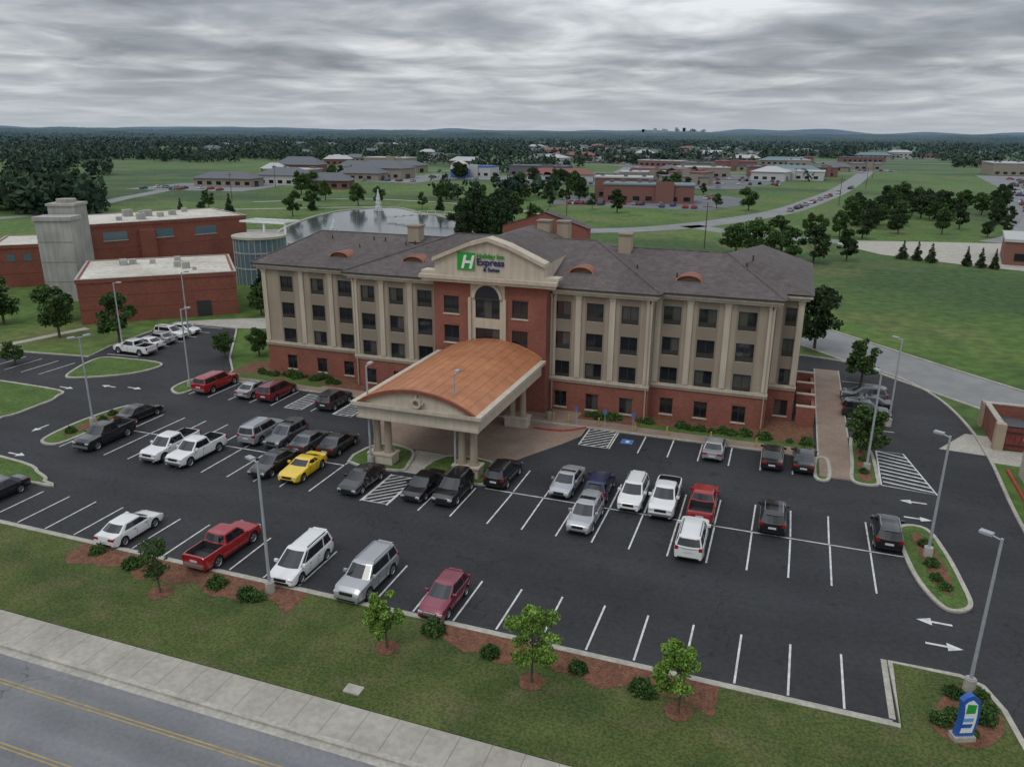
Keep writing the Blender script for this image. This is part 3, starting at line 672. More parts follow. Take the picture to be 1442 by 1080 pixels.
# ------------------------------------------------------------------ far buildings
TP=MB(); tpn=[0]
def simple_b(name,x,y,lx_,ly_,h,wall,roof,deg=0,gable=0,win=True,lotp=False):
    M=rotM(x,y,deg); b=MB(); b.box(0,lx_,0,ly_,0,h,wall,M)
    if gable:
        o=.8; P=[(-o,-o,h),(lx_+o,-o,h),(lx_+o,ly_+o,h),(-o,ly_+o,h),(ly_*.4,ly_/2,h+gable),(lx_-ly_*.4,ly_/2,h+gable)]
        b.add([M@Vector(p) for p in P],[(0,1,5,4),(1,2,5),(2,3,4,5),(3,0,4),(3,2,1,0)],roof)
    else:
        b.box(-.3,lx_+.3,-.3,ly_+.3,h,h+.6,roof,M)
        for i in range(int(lx_/9)+1):
            xx=random.uniform(1,lx_-3); yy=random.uniform(1,ly_-3); b.box(xx,xx+1.6,yy,yy+1.4,h+.6,h+1.7,rg,M)
        if random.random()<.6: xx=random.uniform(.2,.6)*lx_; b.box(xx,xx+lx_*.2,-1.2,-.01,0,h+1.6,wall,M)
    if win:
        n=int(lx_/5)
        for i in range(n): b.box(2+i*5,4.5+i*5,-.1,-.011,1,2.6,M_glass,M)
        b.box(lx_+.01,lx_+.1,ly_*.3,ly_*.6,0,2.6,M_glass,M)
    if lotp:
        tpn[0]+=1; z=.07+tpn[0]*.004
        a0,a1,c0,c1=-random.uniform(8,25),lx_+random.uniform(8,25),-random.uniform(16,34),ly_+6
        TP.add([M@Vector(p) for p in ((a0,c0,z),(a1,c0,z),(a1,c1,z),(a0,c1,z))],[(0,1,2,3)],random.choice([Mfa,Mfl]))
        for i in range(random.randint(4,14)):
            q=M@Vector((random.uniform(a0+3,a1-3),c0+random.choice([4,10,-1+abs(c0)*.0+13]),0)); PARK.append((q.x,q.y,deg+90))
    return b.obj(name)
PARK=[]
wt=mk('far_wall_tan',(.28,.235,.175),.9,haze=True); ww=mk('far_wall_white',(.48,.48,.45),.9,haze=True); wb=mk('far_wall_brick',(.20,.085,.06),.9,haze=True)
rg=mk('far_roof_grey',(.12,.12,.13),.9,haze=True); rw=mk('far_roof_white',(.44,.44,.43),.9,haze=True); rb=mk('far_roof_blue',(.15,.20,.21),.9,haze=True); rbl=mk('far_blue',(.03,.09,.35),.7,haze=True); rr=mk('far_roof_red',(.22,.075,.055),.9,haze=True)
simple_b('bank_building',-74,318,36,16,6.8,wb,rb,8); simple_b('bank_building',-82,336,24,12,8.5,wb,rw,8)
simple_b('office_building',-282,322,30,14,4,wt,rg,10,3,lotp=True); simple_b('office_building',-262,345,26,16,5,ww,rg,5,3.5); simple_b('office_building',-295,395,30,16,5,wt,rw,0)
simple_b('house',-330,455,30,16,5,wb,rg,10,5); simple_b('house',-292,470,22,12,4,ww,rg,-5,4); simple_b('church_building',-300,520,34,18,8,wt,rw,0)
simple_b('office_building',-250,420,32,18,6,wt,rg,0,4,lotp=True); simple_b('house',-246,398,24,14,4,wt,rg,5,4); simple_b('house',-222,330,20,12,4,wb,rg,15,3.5)
simple_b('restaurant_building',-205,462,26,16,6,ww,rbl,0,lotp=True); simple_b('shop_building',-176,488,38,16,6,rg,rg,0)
for i in range(84):
    a=random.uniform(-.34,.26); y=random.uniform(430,1250); x=a*y
    if abs(x-45*(y-456)/180-23)<26 : continue
    if 50<x and y<650: continue
    simple_b('shop_building',x,y,random.uniform(12,44),random.uniform(10,20),random.uniform(3.5,6.5),random.choice([wt,ww,wb,wt]),random.choice([rg,rg,rw,rr,rb]),random.uniform(-20,25),random.choice([0,0,3]),lotp=random.random()<.5)
for i in range(24):
    y=random.uniform(420,1300); x=-y*random.uniform(.42,.9)
    simple_b('house',x,y,random.uniform(14,26),random.uniform(9,14),random.uniform(3.5,5),random.choice([wt,ww,wb]),random.choice([rg,rg,rw]),random.uniform(-30,30),3)
simple_b('pharmacy_building',44,197,22,18,5,wb,rw,-10); simple_b('shop_building',150,390,40,120,7,wb,rw,-20); simple_b('shop_building',118,262,20,60,6,wt,rr,-22)
simple_b('shop_building',128,650,90,40,8,wt,rw,0)
TP.obj('town_parking')
b=MB()
for j in range(6):
    t0=math.pi/2*j/6;t1=math.pi/2*(j+1)/6
    b.cyl(-196,455,5+5*math.sin(t0),5+5*math.sin(t1),6*math.cos(t0),max(.05,6*math.cos(t1)),20,ww)
b.cyl(-196,455,0,5,6,6,20,rbl); b.obj('domed_building',smooth=40)
b=MB(); mt_=mk('far_tower',(.30,.34,.38),.9)
for i in range(16):
    a=random.uniform(-.19,-.11); y=11500; h=random.uniform(60,80) if i<12 else random.uniform(85,105)
    b.box(a*y-18,a*y+18,y,y+40,0,h,mt_)
b.obj('distant_city')

# ------------------------------------------------------------------ hills / treelines
def ring(name,r,base,amp,jag,seed,mat,a0=20,a1=160,n=900,fr=9):
    b=MB(); vs=[]
    for i in range(n+1):
        a=math.radians(a0+(a1-a0)*i/n); x=r*math.cos(a);y=r*math.sin(a)
        h=base+amp*mnoise.noise(Vector((a*fr,seed,0)))+amp*.5*mnoise.noise(Vector((a*fr*3.4,seed,3)))+jag*random.random()
        vs+= [(x,y,0),(x*1.01,y*1.01,max(h,4))]
        vs+= [(x*1.12,y*1.12,max(h,4)*.5)]
    fs=[]
    for i in range(n):
        o=3*i; fs+=[(o+3,o,o+1,o+4),(o+4,o+1,o+2,o+5)]
    b.add(vs,fs,mat); b.obj(name)
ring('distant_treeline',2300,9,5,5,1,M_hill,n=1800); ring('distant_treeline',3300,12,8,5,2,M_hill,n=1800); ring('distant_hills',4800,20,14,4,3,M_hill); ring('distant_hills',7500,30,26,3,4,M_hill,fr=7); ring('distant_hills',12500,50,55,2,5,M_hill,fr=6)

# ------------------------------------------------------------------ trees
def quads(centers,sizes,rng):
    n=len(centers)
    u=rng.normal(size=(n,3)); u/=np.linalg.norm(u,axis=1,keepdims=True)
    t=rng.normal(size=(n,3)); w=np.cross(u,t); w/=np.linalg.norm(w,axis=1,keepdims=True)
    s=sizes[:,None]
    v=np.empty((n,4,3)); v[:,0]=centers-u*s; v[:,1]=centers-w*s*.6; v[:,2]=centers+u*s; v[:,3]=centers+w*s*.6
    return v.reshape(-1,3)
def tree_mesh(name,h,cr,ct,nleaf,leaf,mat,seed,conifer=False,ncl=26,trunk_r=None,tight=1.0):
    rng=np.random.default_rng(seed); rnd=random.Random(seed)
    b=MB(); tr=trunk_r or h*.022
    z0=h*ct
    b.tube((0,0,0),(rnd.uniform(-.02,.02)*h,rnd.uniform(-.02,.02)*h,h*.55),tr*1.3,tr*.8,8,M_bark)
    b.tube((0,0,h*.53),(0,0,h*.9),tr*.8,tr*.25,6,M_bark)
    cs=[];rs=[]
    lean=(rnd.uniform(-.2,.2)*cr,rnd.uniform(-.2,.2)*cr)
    for i in range(ncl):
        if conifer:
            t=(i+rnd.random())/ncl; z=z0+(h-z0)*t; rad=cr*(1-t)**.85; a=rnd.random()*6.283; q=rad*rnd.uniform(.35,.85)
            cs.append((q*math.cos(a),q*math.sin(a),z)); rs.append(max(.12*cr,rad*.5))
        else:
            t=rnd.random(); z=z0+(h-z0)*(.12+.8*t); prof=math.sin(math.pi*min(1,.2+.75*t))**.7
            a=rnd.random()*6.283; q=cr*prof*rnd.uniform(.25,.95)
            cs.append((q*math.cos(a)+lean[0],q*math.sin(a)+lean[1],z)); rs.append(cr*rnd.uniform(.18,.4)*tight)
        c=cs[-1]; zb=max(h*.25,c[2]-.35*math.hypot(c[0],c[1])-.1*h) if not conifer else c[2]
        b.tube((0,0,min(zb,h*.85)),c,tr*.35,tr*.08,4,M_bark)
    cs=np.array(cs);rs=np.array(rs)
    idx=rng.choice(ncl,nleaf,p=rs**2/np.sum(rs**2))
    d=rng.normal(size=(nleaf,3)); d/=np.linalg.norm(d,axis=1,keepdims=True)
    rad=rs[idx]*rng.random(nleaf)**.4
    P=cs[idx]+d*rad[:,None]*np.array([1,1,.75])
    P[:,2]=np.maximum(P[:,2],h*ct*.8)
    v=quads(P,leaf*rng.uniform(.6,1.3,nleaf),rng)
    o=len(b.v); b.v+=v.tolist(); mi=b.mi(mat)
    b.f+=[(o+4*i,o+4*i+1,o+4*i+2,o+4*i+3) for i in range(nleaf)]; b.m+=[mi]*nleaf
    return b.mesh(name)
def place(me,name,x,y,s=1,z=0,rot=None,sz=None):
    o=bpy.data.objects.new(name,me); COL.objects.link(o); o.location=(x,y,z); o.rotation_euler=(0,0,random.random()*6.28 if rot is None else rot); o.scale=(s,s,sz or s); return o
for i,(x,y,h,cr) in enumerate(((-18.4,31.8,3.7,1.1),(-10.1,31.9,4.8,1.4),(-2.7,32.3,3.9,1.25),(-33.9,31.8,3.9,1.05))):
    place(tree_mesh('young_tree',h,cr,.22,4800 if i!=3 else 1500,.09,M_leaf_br if i!=3 else M_leaf,20+i,ncl=38,trunk_r=.055,tight=.85),'young_tree',x,y,z=.12)
TD=[tree_mesh('tree_mesh',6,2.3+.3*(i%2),.2,3000,.21,M_leaf,40+i,ncl=28) for i in range(5)]
TK=[tree_mesh('tree_dark_mesh',6,2.0+.35*i,.15,3000,.21,M_leaf_dk,50+i,ncl=28) for i in range(3)]
TC=[tree_mesh('conifer_mesh',6,1.5+.25*i,.06,2600,.18,M_leaf_dk,60+i,conifer=True,ncl=45) for i in range(3)]
def T(l,x,y,h,name='tree',wx=1):
    place(random.choice(l),name,x,y,h/6*wx*random.uniform(.8,1.2),sz=h/6)
for x,y,h in ((-92,76,7.2),(-82,76.5,6.8),(-100,84,5),(-64.6,75.8,3.2),(-61.6,78.5,3.4),(7.8,70.8,4.4),(9.2,92.8,5.4),(-86,64.5,3.0),(-104,70,6),(-70,98,5),(-66,104,6.5),(-63,95,5),(-73,104,7),(-112,66,5),(-60,110,6.5),(-120,86,8),(-106,79,6),(-75,97,5)): T(TD,x,y,h)
T(TK,4.4,107,8.5,wx=.85); T(TC,-79,103,7,'pine_tree'); T(TC,-68,110,7.5,'pine_tree'); T(TC,-74,110,8,'pine_tree')
for x,y,h in ((-78,196,11),(-82,203,12),(-86,210,11),(-74,192,11),(-80,188,10),(-71,196,10),(-90,216,10),(-76,205,12),(-68,186,11),(-84,195,10),(-66,200,9),(-95,222,7),(-63,206,7)): T(TK if random.random()<.6 else TC,x,y,h)
for x,y,h,k in ((-155,221,8,0),(-165,249,9,0),(-155,263,8,0),(-160,240,6,1),(-149,268,7,0),(-128,262,6,0),(-118,256,7,1),(-100,240,6,0),(-97,252,7,0),(-92,225,6,1),(-76,232,6,0),(-92,262,7,0),(-110,275,8,0),(-133,290,8,0),(-175,215,7,1),(-186,205,6,1),(-170,196,6,0),(-59,276,8,0),(-70,284,6,0),(-88,290,6,0),(-105,310,7,0),(-196,230,7,0),(-180,280,8,0),(-205,300,9,0),(-1.9,190,9,0),(-8,186,9,0),(5,184,8,0),(-4,180,7,0),(12,189,7,0),(0,176,6,0),(-12,190,7,0)): T(TC if k else (TD if random.random()<.6 else TK),x,y,h)
for x,y in ((24.1,197.4),(27,196),(29.5,194.1),(36.1,191.6),(38.6,190.5),(41,189.5)): T(TC,x,y,4.2,'pine_tree')
def clump(cx,cy,n,rx,ry,h0,h1,L=None):
    for i in range(n):
        x=random.gauss(cx,rx); y=random.gauss(cy,ry); T(L or random.choice([TD,TK,TK]),x,y,random.uniform(h0,h1))
clump(24,262,9,5,8,5,9); clump(34,300,8,6,10,5,9); clump(14,236,4,4,3,4,7); clump(44,270,6,3,10,5,8); clump(60,330,6,4,16,5,8); clump(40,350,6,6,14,5,9)
for i in range(14): T(TK,54+random.uniform(-3,3)+i*2.6,250+i*13,random.uniform(4,7))
for i in range(17):
    y=random.uniform(300,470); x=random.uniform(-.85,.12)*y
    if abs(x-10)<30: continue
    clump(x,y,random.randint(2,7),random.uniform(3,12),random.uniform(3,9),4,10)
rng=np.random.default_rng(3); Cn=[];Sz=[];cnt=0
def inwood(x,y):
    d=math.hypot(x,y); n=mnoise.noise(Vector((x/210.,y/80.,1.3)))+.45*mnoise.noise(Vector((x/60.,y/36.,5.3)))
    r=x/y
    if y<300: return x<-1.16*y+20 and n>-.1
    if r<-.62 and y<760: return n>.05
    if d<700: return n>.28
    if d<1200: return n>.17
    return n>.04
road_c=[(-30,246),(-6,300),(8,365),(23,456),(45,640),(84,997),(150,1500)]
def near_road(x,y):
    for i in range(len(road_c)-1):
        a,c=road_c[i],road_c[i+1]
        if a[1]<=y<=c[1]:
            t=(y-a[1])/(c[1]-a[1]); return abs(x-(a[0]+t*(c[0]-a[0])))<14+y*.015
    return False
tries=0
while cnt<8000 and tries<120000:
    tries+=1
    y=190+2200*random.random()**1.2; x=y*random.uniform(-1.45,.42)
    if not inwood(x,y) or near_road(x,y): continue
    if 50<x<250 and 240<y<650: continue
    if -155<x<5 and 445<y<540: continue
    if -100<x<-10 and 290<y<380: continue
    h=random.uniform(5,12); r=h*random.uniform(.4,.55)
    k=34 if y<700 else 20
    d=rng.normal(size=(k,3)); d/=np.linalg.norm(d,axis=1,keepdims=True)
    p=d*(rng.random(k)**.33)[:,None]*np.array([r,r,h*.46])+np.array([x,y,h*.5])
    Cn.append(p); Sz.append(np.full(k,r*(.34 if k==34 else .46))); cnt+=1
Cn=np.concatenate(Cn);Sz=np.concatenate(Sz)
v=quads(Cn,Sz,rng); n=len(Cn)
me=bpy.data.meshes.new('distant_woods'); me.from_pydata(v.tolist(),[],[(4*i,4*i+1,4*i+2,4*i+3) for i in range(n)]); me.materials.append(M_leaf_far)
o=bpy.data.objects.new('distant_woods',me); COL.objects.link(o)
def shrub_mesh(seed,mat=M_shrub):
    rng=np.random.default_rng(seed); k=1000
    d=rng.normal(size=(k,3)); d/=np.linalg.norm(d,axis=1,keepdims=True); d[:,2]=abs(d[:,2])
    bump=1+.22*np.sin(d[:,0]*5+seed)*np.cos(d[:,1]*6)
    P=d*(rng.random(k)**.3*bump)[:,None]*np.array([.5,.5,.55]); v=quads(P,.06*rng.uniform(.6,1.5,k),rng)
    b=MB(); b.tube((0,0,0),(0,0,.25),.05,.03,5,M_bark); o=len(b.v); b.v+=v.tolist(); mi=b.mi(mat); b.f+=[(o+4*i,o+4*i+1,o+4*i+2,o+4*i+3) for i in range(k)]; b.m+=[mi]*k
    return b.mesh('shrub_mesh')
SH=[shrub_mesh(i) for i in range(4)]
def S_(x,y,s=1): place(random.choice(SH),'shrub',x,y,s*random.uniform(.85,1.15),z=.1)
for x,y,s in ((-41.3,34.1,1.2),(-37.8,33.6,1.2),(-35.8,33.4,1),(-31.2,33.6,1.1),(-28.6,33.2,1.3),(-27.9,33.3,1.1),(-16.6,34,1.4),(-12.9,33.2,1.1),(-8.1,33.6,1.1),(-4.7,33.2,1.2),(-4.3,33.0,1),(9.3,36,1),(9.9,36.6,.9),(11.3,36.8,1),(11.6,37.6,.9),(10.2,38.3,1),(11.5,38.6,.9),(10.5,35.6,.8)): S_(x,y,s)
for x,y in ((11,50),(11.4,49),(10.9,54.5),(11,51.8),(7.9,69),(7.8,66.2),(-61.2,50),(-61.3,55),(-61,53.5),(8,72)): S_(x,y,.9)
for i in range(60):
    x=random.choice([random.uniform(-57,-34.5),random.uniform(-17.5,3.4)]); S_(x,random.uniform(71.0,71.5) if x>-44 else random.uniform(71.2,72.6),random.uniform(.7,1.3))
for i in range(22): S_(random.uniform(-72,-60),random.uniform(90,97),1.3)

# ------------------------------------------------------------------ street lamps
def lamp_mesh(h=8.7,double=False):
    b=MB(); b.cyl(0,0,0,.75,.3,.28,16,M_conc); b.cyl(0,0,.75,.8,.2,.2,12,M_metal); b.cyl(0,0,.8,h,.1,.07,12,M_metal)
    for s in ((1,-1) if double else (1,)):
        b.tube((0,0,h-.1),(s*.5,0,h),.04,.04,8,M_metal); b.box(min(s*.4,s*1.0),max(s*.4,s*1.0),-.17,.17,h-.03,h+.1,M_metal); b.box(min(s*.5,s*.9),max(s*.5,s*.9),-.12,.12,h-.06,h-.035,M_white)
    return b.mesh('lamp_mesh',smooth=40)
LM=lamp_mesh(); LM2=lamp_mesh(double=True)
for x,y,r,dbl in ((-27.7,34.2,2.8,0),(-60.8,52.2,1.2,1),(-60.6,65,1.0,0),(-76.5,83,1,0),(-31.6,53.5,1.6,0),(-24.0,54.0,1.6,0),(10.9,53,2.6,0),(11,39.0,2.6,0),(8.0,66.6,2.0,0),(10.8,79.1,2.5,0),(-79,74,.3,0)):
    place(LM2 if dbl else LM,'street_lamp',x,y,rot=r,z=.05)
b=MB(); b.cyl(0,0,0,11,.16,.1,8,M_bark); b.box(-1.2,1.2,-.06,.06,10,10.15,M_bark); 
pm=b.mesh('utility_pole')
for x,y in ((-20,197),(-60,214),(16,340),(33,450),(44,560),(-210,260),(-240,330)): place(pm,'utility_pole',x,y,rot=.4)
b=MB(); n=10
M_sb=mk('sign_blue',(.02,.10,.38),.4); M_sl=mk('sign_lightblue',(.12,.35,.60),.4)
prof=[(-.42+.10*math.sin(math.pi*i/n),.25+1.95*i/n) for i in range(n+1)]
outl=prof+[(-.22,2.4),(.08,2.5),(.32,2.3)]+[(.42+.10*math.sin(math.pi*i/n),.25+1.95*i/n) for i in range(n,-1,-1)]
b.prismXZ(outl[::-1],-.14,.14,M_sb)
inn=[(p[0]*.70+.03,.45+(p[1]-.25)*.8) for p in outl]; b.prismXZ(inn[::-1],-.16,.16,M_white)
b.prismXZ([(-.18,1.55),(.26,1.55),(.28,2.0),(-.15,2.05)],-.18,.18,M_green); b.prismXZ([(-.24,.75),(.2,.75),(.26,.95),(-.2,.95)],-.18,.18,M_sb); b.prismXZ([(-.22,1.1),(.24,1.1),(.26,1.28),(-.2,1.28)],-.18,.18,M_sl)
b.box(-.5,.5,-.28,.28,0,.25,M_conc)
b.obj('monument_sign',loc=(10.05,35.1,.11),rot=.4)
b=MB(); b.cyl(0,0,0,1.9,.03,.03,6,M_metal); b.box(-.15,.15,-.05,-.03,1.45,1.9,M_blue); hm=b.mesh('sign_m')
for x in (-17.7,-12.2,-14.9): place(hm,'parking_sign',x,68.7,rot=0)

# ------------------------------------------------------------------ vehicles
M_tyre=mk('tyre',(.015,.015,.016),.9); M_rim=mk('rim',(.45,.46,.47),.3,metal=.8); M_blk=mk('black_trim',(.012,.012,.013),.5)
M_cg=mk('car_glass',(.012,.014,.017),.04,spec=.8); M_hl=mk('headlight',(.50,.52,.55),.15,spec=.8); M_tl=mk('taillight',(.30,.01,.01),.2); M_pl=mk('number_plate',(.6,.6,.6),.5); M_bed=mk('bed_liner',(.02,.02,.022),.8)
def paint(n,c,metal=.0,rough=.28):
    return mk('paint_'+n,c,rough,coat=1.0,metal=metal)
PC=dict(white=paint('white',(.70,.70,.69)),black=paint('black',(.008,.008,.010)),red=paint('red',(.31,.010,.014)),dred=paint('dark_red',(.15,.010,.016)),silver=paint('silver',(.40,.41,.42),.5,.32),grey=paint('grey',(.12,.125,.13),.5,.32),dgrey=paint('dark_grey',(.04,.042,.045),.4,.3),navy=paint('navy',(.012,.024,.085),.3),yellow=paint('yellow',(.75,.50,.01)),maroon=paint('maroon',(.19,.014,.035),.2))
SPEC=dict(
 sedan=dict(L=4.7,W=1.82,H=1.44,r=.33,wb=(.95,3.72),top=[(0,.80),(.06,.97),(.9,1.0),(3.35,.96),(4.3,.80),(4.6,.66),(4.7,.50)],cab=(.65,3.5,1.35,2.65),cols=[(0,.14,0),(.14,.46,1),(.46,.5,2),(.5,.94,1),(.94,1,0)]),
 coupe=dict(L=4.75,W=1.92,H=1.34,r=.36,wb=(.95,3.78),top=[(0,.85),(.06,1.0),(.9,1.0),(3.0,.98),(4.4,.84),(4.68,.70),(4.75,.52)],cab=(.6,3.1,1.5,2.35),cols=[(0,.30,0),(.30,.46,1),(.46,.5,0),(.5,.94,1),(.94,1,0)]),
 hatch=dict(L=4.15,W=1.72,H=1.54,r=.32,wb=(.75,3.3),top=[(0,.8),(.05,1.02),(2.8,1.02),(3.8,.88),(4.05,.7),(4.15,.52)],cab=(.1,2.95,.6,2.1),cols=[(0,.08,0),(.08,.28,1),(.28,.33,0),(.33,.6,1),(.6,.64,2),(.64,.94,1),(.94,1,0)]),
 suv=dict(L=4.55,W=1.86,H=1.70,r=.37,wb=(.85,3.55),top=[(0,.85),(.05,1.08),(3.1,1.08),(4.2,.96),(4.45,.78),(4.55,.58)],cab=(.08,3.3,.38,2.5),cols=[(0,.05,0),(.05,.27,1),(.27,.31,0),(.31,.6,1),(.6,.64,2),(.64,.94,1),(.94,1,0)],rails=1),
 bigsuv=dict(L=5.0,W=1.96,H=1.85,r=.40,wb=(1.0,3.9),top=[(0,.9),(.05,1.17),(3.5,1.17),(4.65,1.08),(4.9,.88),(5.0,.62)],cab=(.06,3.65,.28,2.95),cols=[(0,.04,0),(.04,.31,1),(.31,.35,0),(.35,.64,1),(.64,.68,2),(.68,.95,1),(.95,1,0)],rails=1),
 minivan=dict(L=5.0,W=1.95,H=1.75,r=.35,wb=(1.0,4.0),top=[(0,.85),(.05,1.05),(3.9,1.02),(4.6,.86),(4.9,.68),(5.0,.5)],cab=(.08,4.1,.32,2.95),cols=[(0,.05,0),(.05,.27,1),(.27,.30,0),(.30,.58,1),(.58,.61,2),(.61,.86,1),(.86,.885,0),(.885,.96,1),(.96,1,0)],rails=1),
 pickup=dict(L=5.6,W=1.95,H=1.83,r=.41,wb=(1.15,4.6),top=[(0,1.20),(.04,1.23),(2.1,1.23),(2.12,1.18),(4.0,1.16),(5.2,1.08),(5.5,.93),(5.6,.62)],cab=(2.0,4.15,2.2,3.4),cols=[(0,.06,0),(.06,.42,1),(.42,.48,2),(.48,.94,1),(.94,1,0)],bed=(.12,1.9)),
)
def car(kind,colr,x,y,rot,topper=False):
    S=SPEC[kind]; L,Wd,H,r=S['L'],S['W'],S['H'],S['r']; wb=S['wb']; P=PC[colr]
    tx=[p[0] for p in S['top']];tz=[p[1] for p in S['top']]
    b=MB()
    xs=set(np.round(np.linspace(0,L,34),3).tolist())|set(tx)
    R=r+.07
    for w in wb: xs|={round(w+R*math.cos(math.radians(a)),3) for a in range(0,181,18)}
    bed=S.get('bed')
    if bed: xs|={bed[0],bed[0]+.03,bed[1],bed[1]-.03}
    xs=sorted(xs); xs=[q for i,q in enumerate(xs) if i==0 or q-xs[i-1]>.012]
    if xs[-1]<L: xs[-1]=L
    rows=[]
    def halfw(q):
        e=min(q,L-q); f=1
        if e<.7: f=1-(.10 if q<L/2 else .16)*(1-e/.7)**2
        return Wd/2*f
    for q in xs:
        w=halfw(q); t=float(np.interp(q,tx,tz)); zl=.24
        if q<.25: zl=.24+.12*(1-q/.25)
        if q>L-.3: zl=.22+.1*(1-(L-q)/.3)
        for wc in wb:
            d=abs(q-wc)
            if d<R: zl=max(zl,r+math.sqrt(max(0,R*R-d*d))*.98)
        inb=bed and bed[0]+.02<q<bed[1]-.02
        zf=max(.40,zl+.02); zm=max(t*.72,zf+.03)
        if zm>t-.08: zm=t-.08
        if inb and not topper: half=[(0,.72),(.80*w,.72),(.86*w,t),(.955*w,t-.01)]
        else: half=[(0,t+.025),(.5*w,t+.02),(.84*w,t),(.95*w,t-.045)]
        half+=[(w,zm),(.985*w,zf),(.95*w,zl),(.78*w,zl),(0,zl)]
        rows.append([(q,yy,zz) for yy,zz in half]+[(q,-yy,zz) for yy,zz in half[-2:0:-1]])
    m=len(rows[0]); vs=[p for rw_ in rows for p in rw_]
    fb=[];fk=[];fd=[]
    for i in range(len(xs)-1):
        qm=(xs[i]+xs[i+1])/2; inb=bed and not topper and bed[0]<qm<bed[1]
        for j in range(m):
            k=(j+1)%m; f=(i*m+j,(i+1)*m+j,(i+1)*m+k,i*m+k)
            if j in (6,7,8,9): fk.append(f)
            elif j in (5,10) : fk.append(f) if kind in('suv','bigsuv','pickup') else fb.append(f)
            elif inb and j in (0,1,14,15): fd.append(f)
            else: fb.append(f)
    n=len(xs)
    fb.append(tuple(range(m))); fb.append(tuple((n-1)*m+j for j in range(m-1,-1,-1)))
    o=len(b.v); b.v+=vs
    for L_,mm in ((fb,P),(fk,M_blk),(fd,M_bed)):
        i=b.mi(mm)
        for f in L_: b.f.append(tuple(o+q for q in f)); b.m.append(i)
    b.box(.3,L-.3,-Wd*.36,Wd*.36,.18,.6,M_blk)
    for wc in wb:
        for s in (-1,1):
            yo=s*(Wd/2*.985); yi=s*(Wd/2-.25)
            nn=20
            ring_o=[(wc+r*math.cos(2*math.pi*i/nn),yo,r+r*math.sin(2*math.pi*i/nn)) for i in range(nn)]
            ring_i=[(p[0],yi,p[2]) for p in ring_o]
            rim=[(wc+.66*r*math.cos(2*math.pi*i/nn),yo,r+.66*r*math.sin(2*math.pi*i/nn)) for i in range(nn)]
            rim2=[(wc+.6*r*math.cos(2*math.pi*i/nn),yo-s*.03,r+.6*r*math.sin(2*math.pi*i/nn)) for i in range(nn)]
            b.add(ring_o+ring_i+rim,[(i,(i+1)%nn,nn+(i+1)%nn,nn+i) for i in range(nn)]+[(i,(i+1)%nn,2*nn+(i+1)%nn,2*nn+i) for i in range(nn)],M_tyre)
            b.add(rim+rim2,[(i,(i+1)%nn,nn+(i+1)%nn,nn+i) for i in range(nn)],M_rim)
            for i in range(nn): b.add([rim2[i],rim2[(i+1)%nn],(wc,yo-s*.01,r)],[(0,1,2)],M_rim if i%4<2 else M_mdark)
    b0,b1,t0,t1=S['cab']
    if topper: b0,t0=.15,.3
    zb=lambda q: float(np.interp(q,tx,tz))-.02
    def wbase(q): return halfw(max(q,.35))*.92
    yt=Wd/2*.74
    zt=H-.05
    def Pb(s,side): q=b0+(b1-b0)*s; return Vector((q,side*wbase(q)*(1 if s<.9 else 1-.5*(s-.9)),zb(q)))
    def Pt(s,side): q=t0+(t1-t0)*s; return Vector((q,side*yt*(1-.12*abs(s-.5)**2*4*.3),zt))
    cols=S['cols']
    if topper: cols=[(0,.03,0),(.03,.44,1),(.44,.48,0),(.48,.70,1),(.70,.73,2),(.73,.96,1),(.96,1,0)]
    vr=[0,.08,.86,1]
    for side in (-1,1):
        for (s0,s1,k) in cols:
            for j in range(3):
                a,c=vr[j],vr[j+1]
                q=[Pb(s0,side).lerp(Pt(s0,side),a),Pb(s1,side).lerp(Pt(s1,side),a),Pb(s1,side).lerp(Pt(s1,side),c),Pb(s0,side).lerp(Pt(s0,side),c)]
                mm=P if (j!=1 or k==0) else (M_cg if k==1 else M_blk)
                b.add(q,[(0,1,2,3) if side<0 else (3,2,1,0)],mm)
    for s,sg in ((0,-1),(1,1)):
        A0,A1,B0,B1=Pb(s,-1),Pb(s,1),Pt(s,-1),Pt(s,1)
        cu=[0,.05,.28,.5,.72,.95,1]
        for i in range(6):
            for j in range(3):
                a,c=([.0,.06,.93,1] if s else [0,.10 if kind in('sedan','coupe') else .14,.88,1])[j:j+2]
                def pt(u,v):
                    p=A0.lerp(A1,u).lerp(B0.lerp(B1,u),v); p.x+=sg*.16*(1-(2*u-1)**2)*(1-.35*v); return p
                q=[pt(cu[i],a),pt(cu[i+1],a),pt(cu[i+1],c),pt(cu[i],c)]
                mm=M_cg if (j==1 and 0<i<5) else P
                b.add(q,[(0,1,2,3) if sg>0 else (3,2,1,0)],mm)
    cu=[0,.05,.28,.5,.72,.95,1]
    def rp(s,u):
        p=Pt(s,-1).lerp(Pt(s,1),u); ex=.16*(1-(2*u-1)**2)*.65
        if s==0: p.x-=ex
        elif s==1: p.x+=ex
        e=min(1,min(s,1-s)*6)*min(1,min(u,1-u)*9); p.z+=.05*e**.5 if e>0 else 0
        return p
    ss=[0,.08,.25,.5,.75,.92,1]
    for i in range(6):
        for j in range(6):
            b.add([rp(ss[i],cu[j]),rp(ss[i+1],cu[j]),rp(ss[i+1],cu[j+1]),rp(ss[i],cu[j+1])],[(0,1,2,3)],M_cg if (colr in('silver','grey','black') and kind in('sedan','suv') and i in(3,) and 0<j<5 and (int(abs(x)*10)%2)) else P)
    if S.get('rails'):
        for s in (-1,1): b.box(t0+.25,t1-.25,s*yt*.88-.02,s*yt*.88+.02,H-.01,H+.05,M_blk if colr in('white','navy') else M_rim)
    if kind in('suv','hatch','minivan','bigsuv'): b.box(t0-.22,t0-.02,-yt*.7,yt*.7,H-.09,H-.05,P)
    tf=float(np.interp(L-.15,tx,tz)); w=halfw(L-.1)
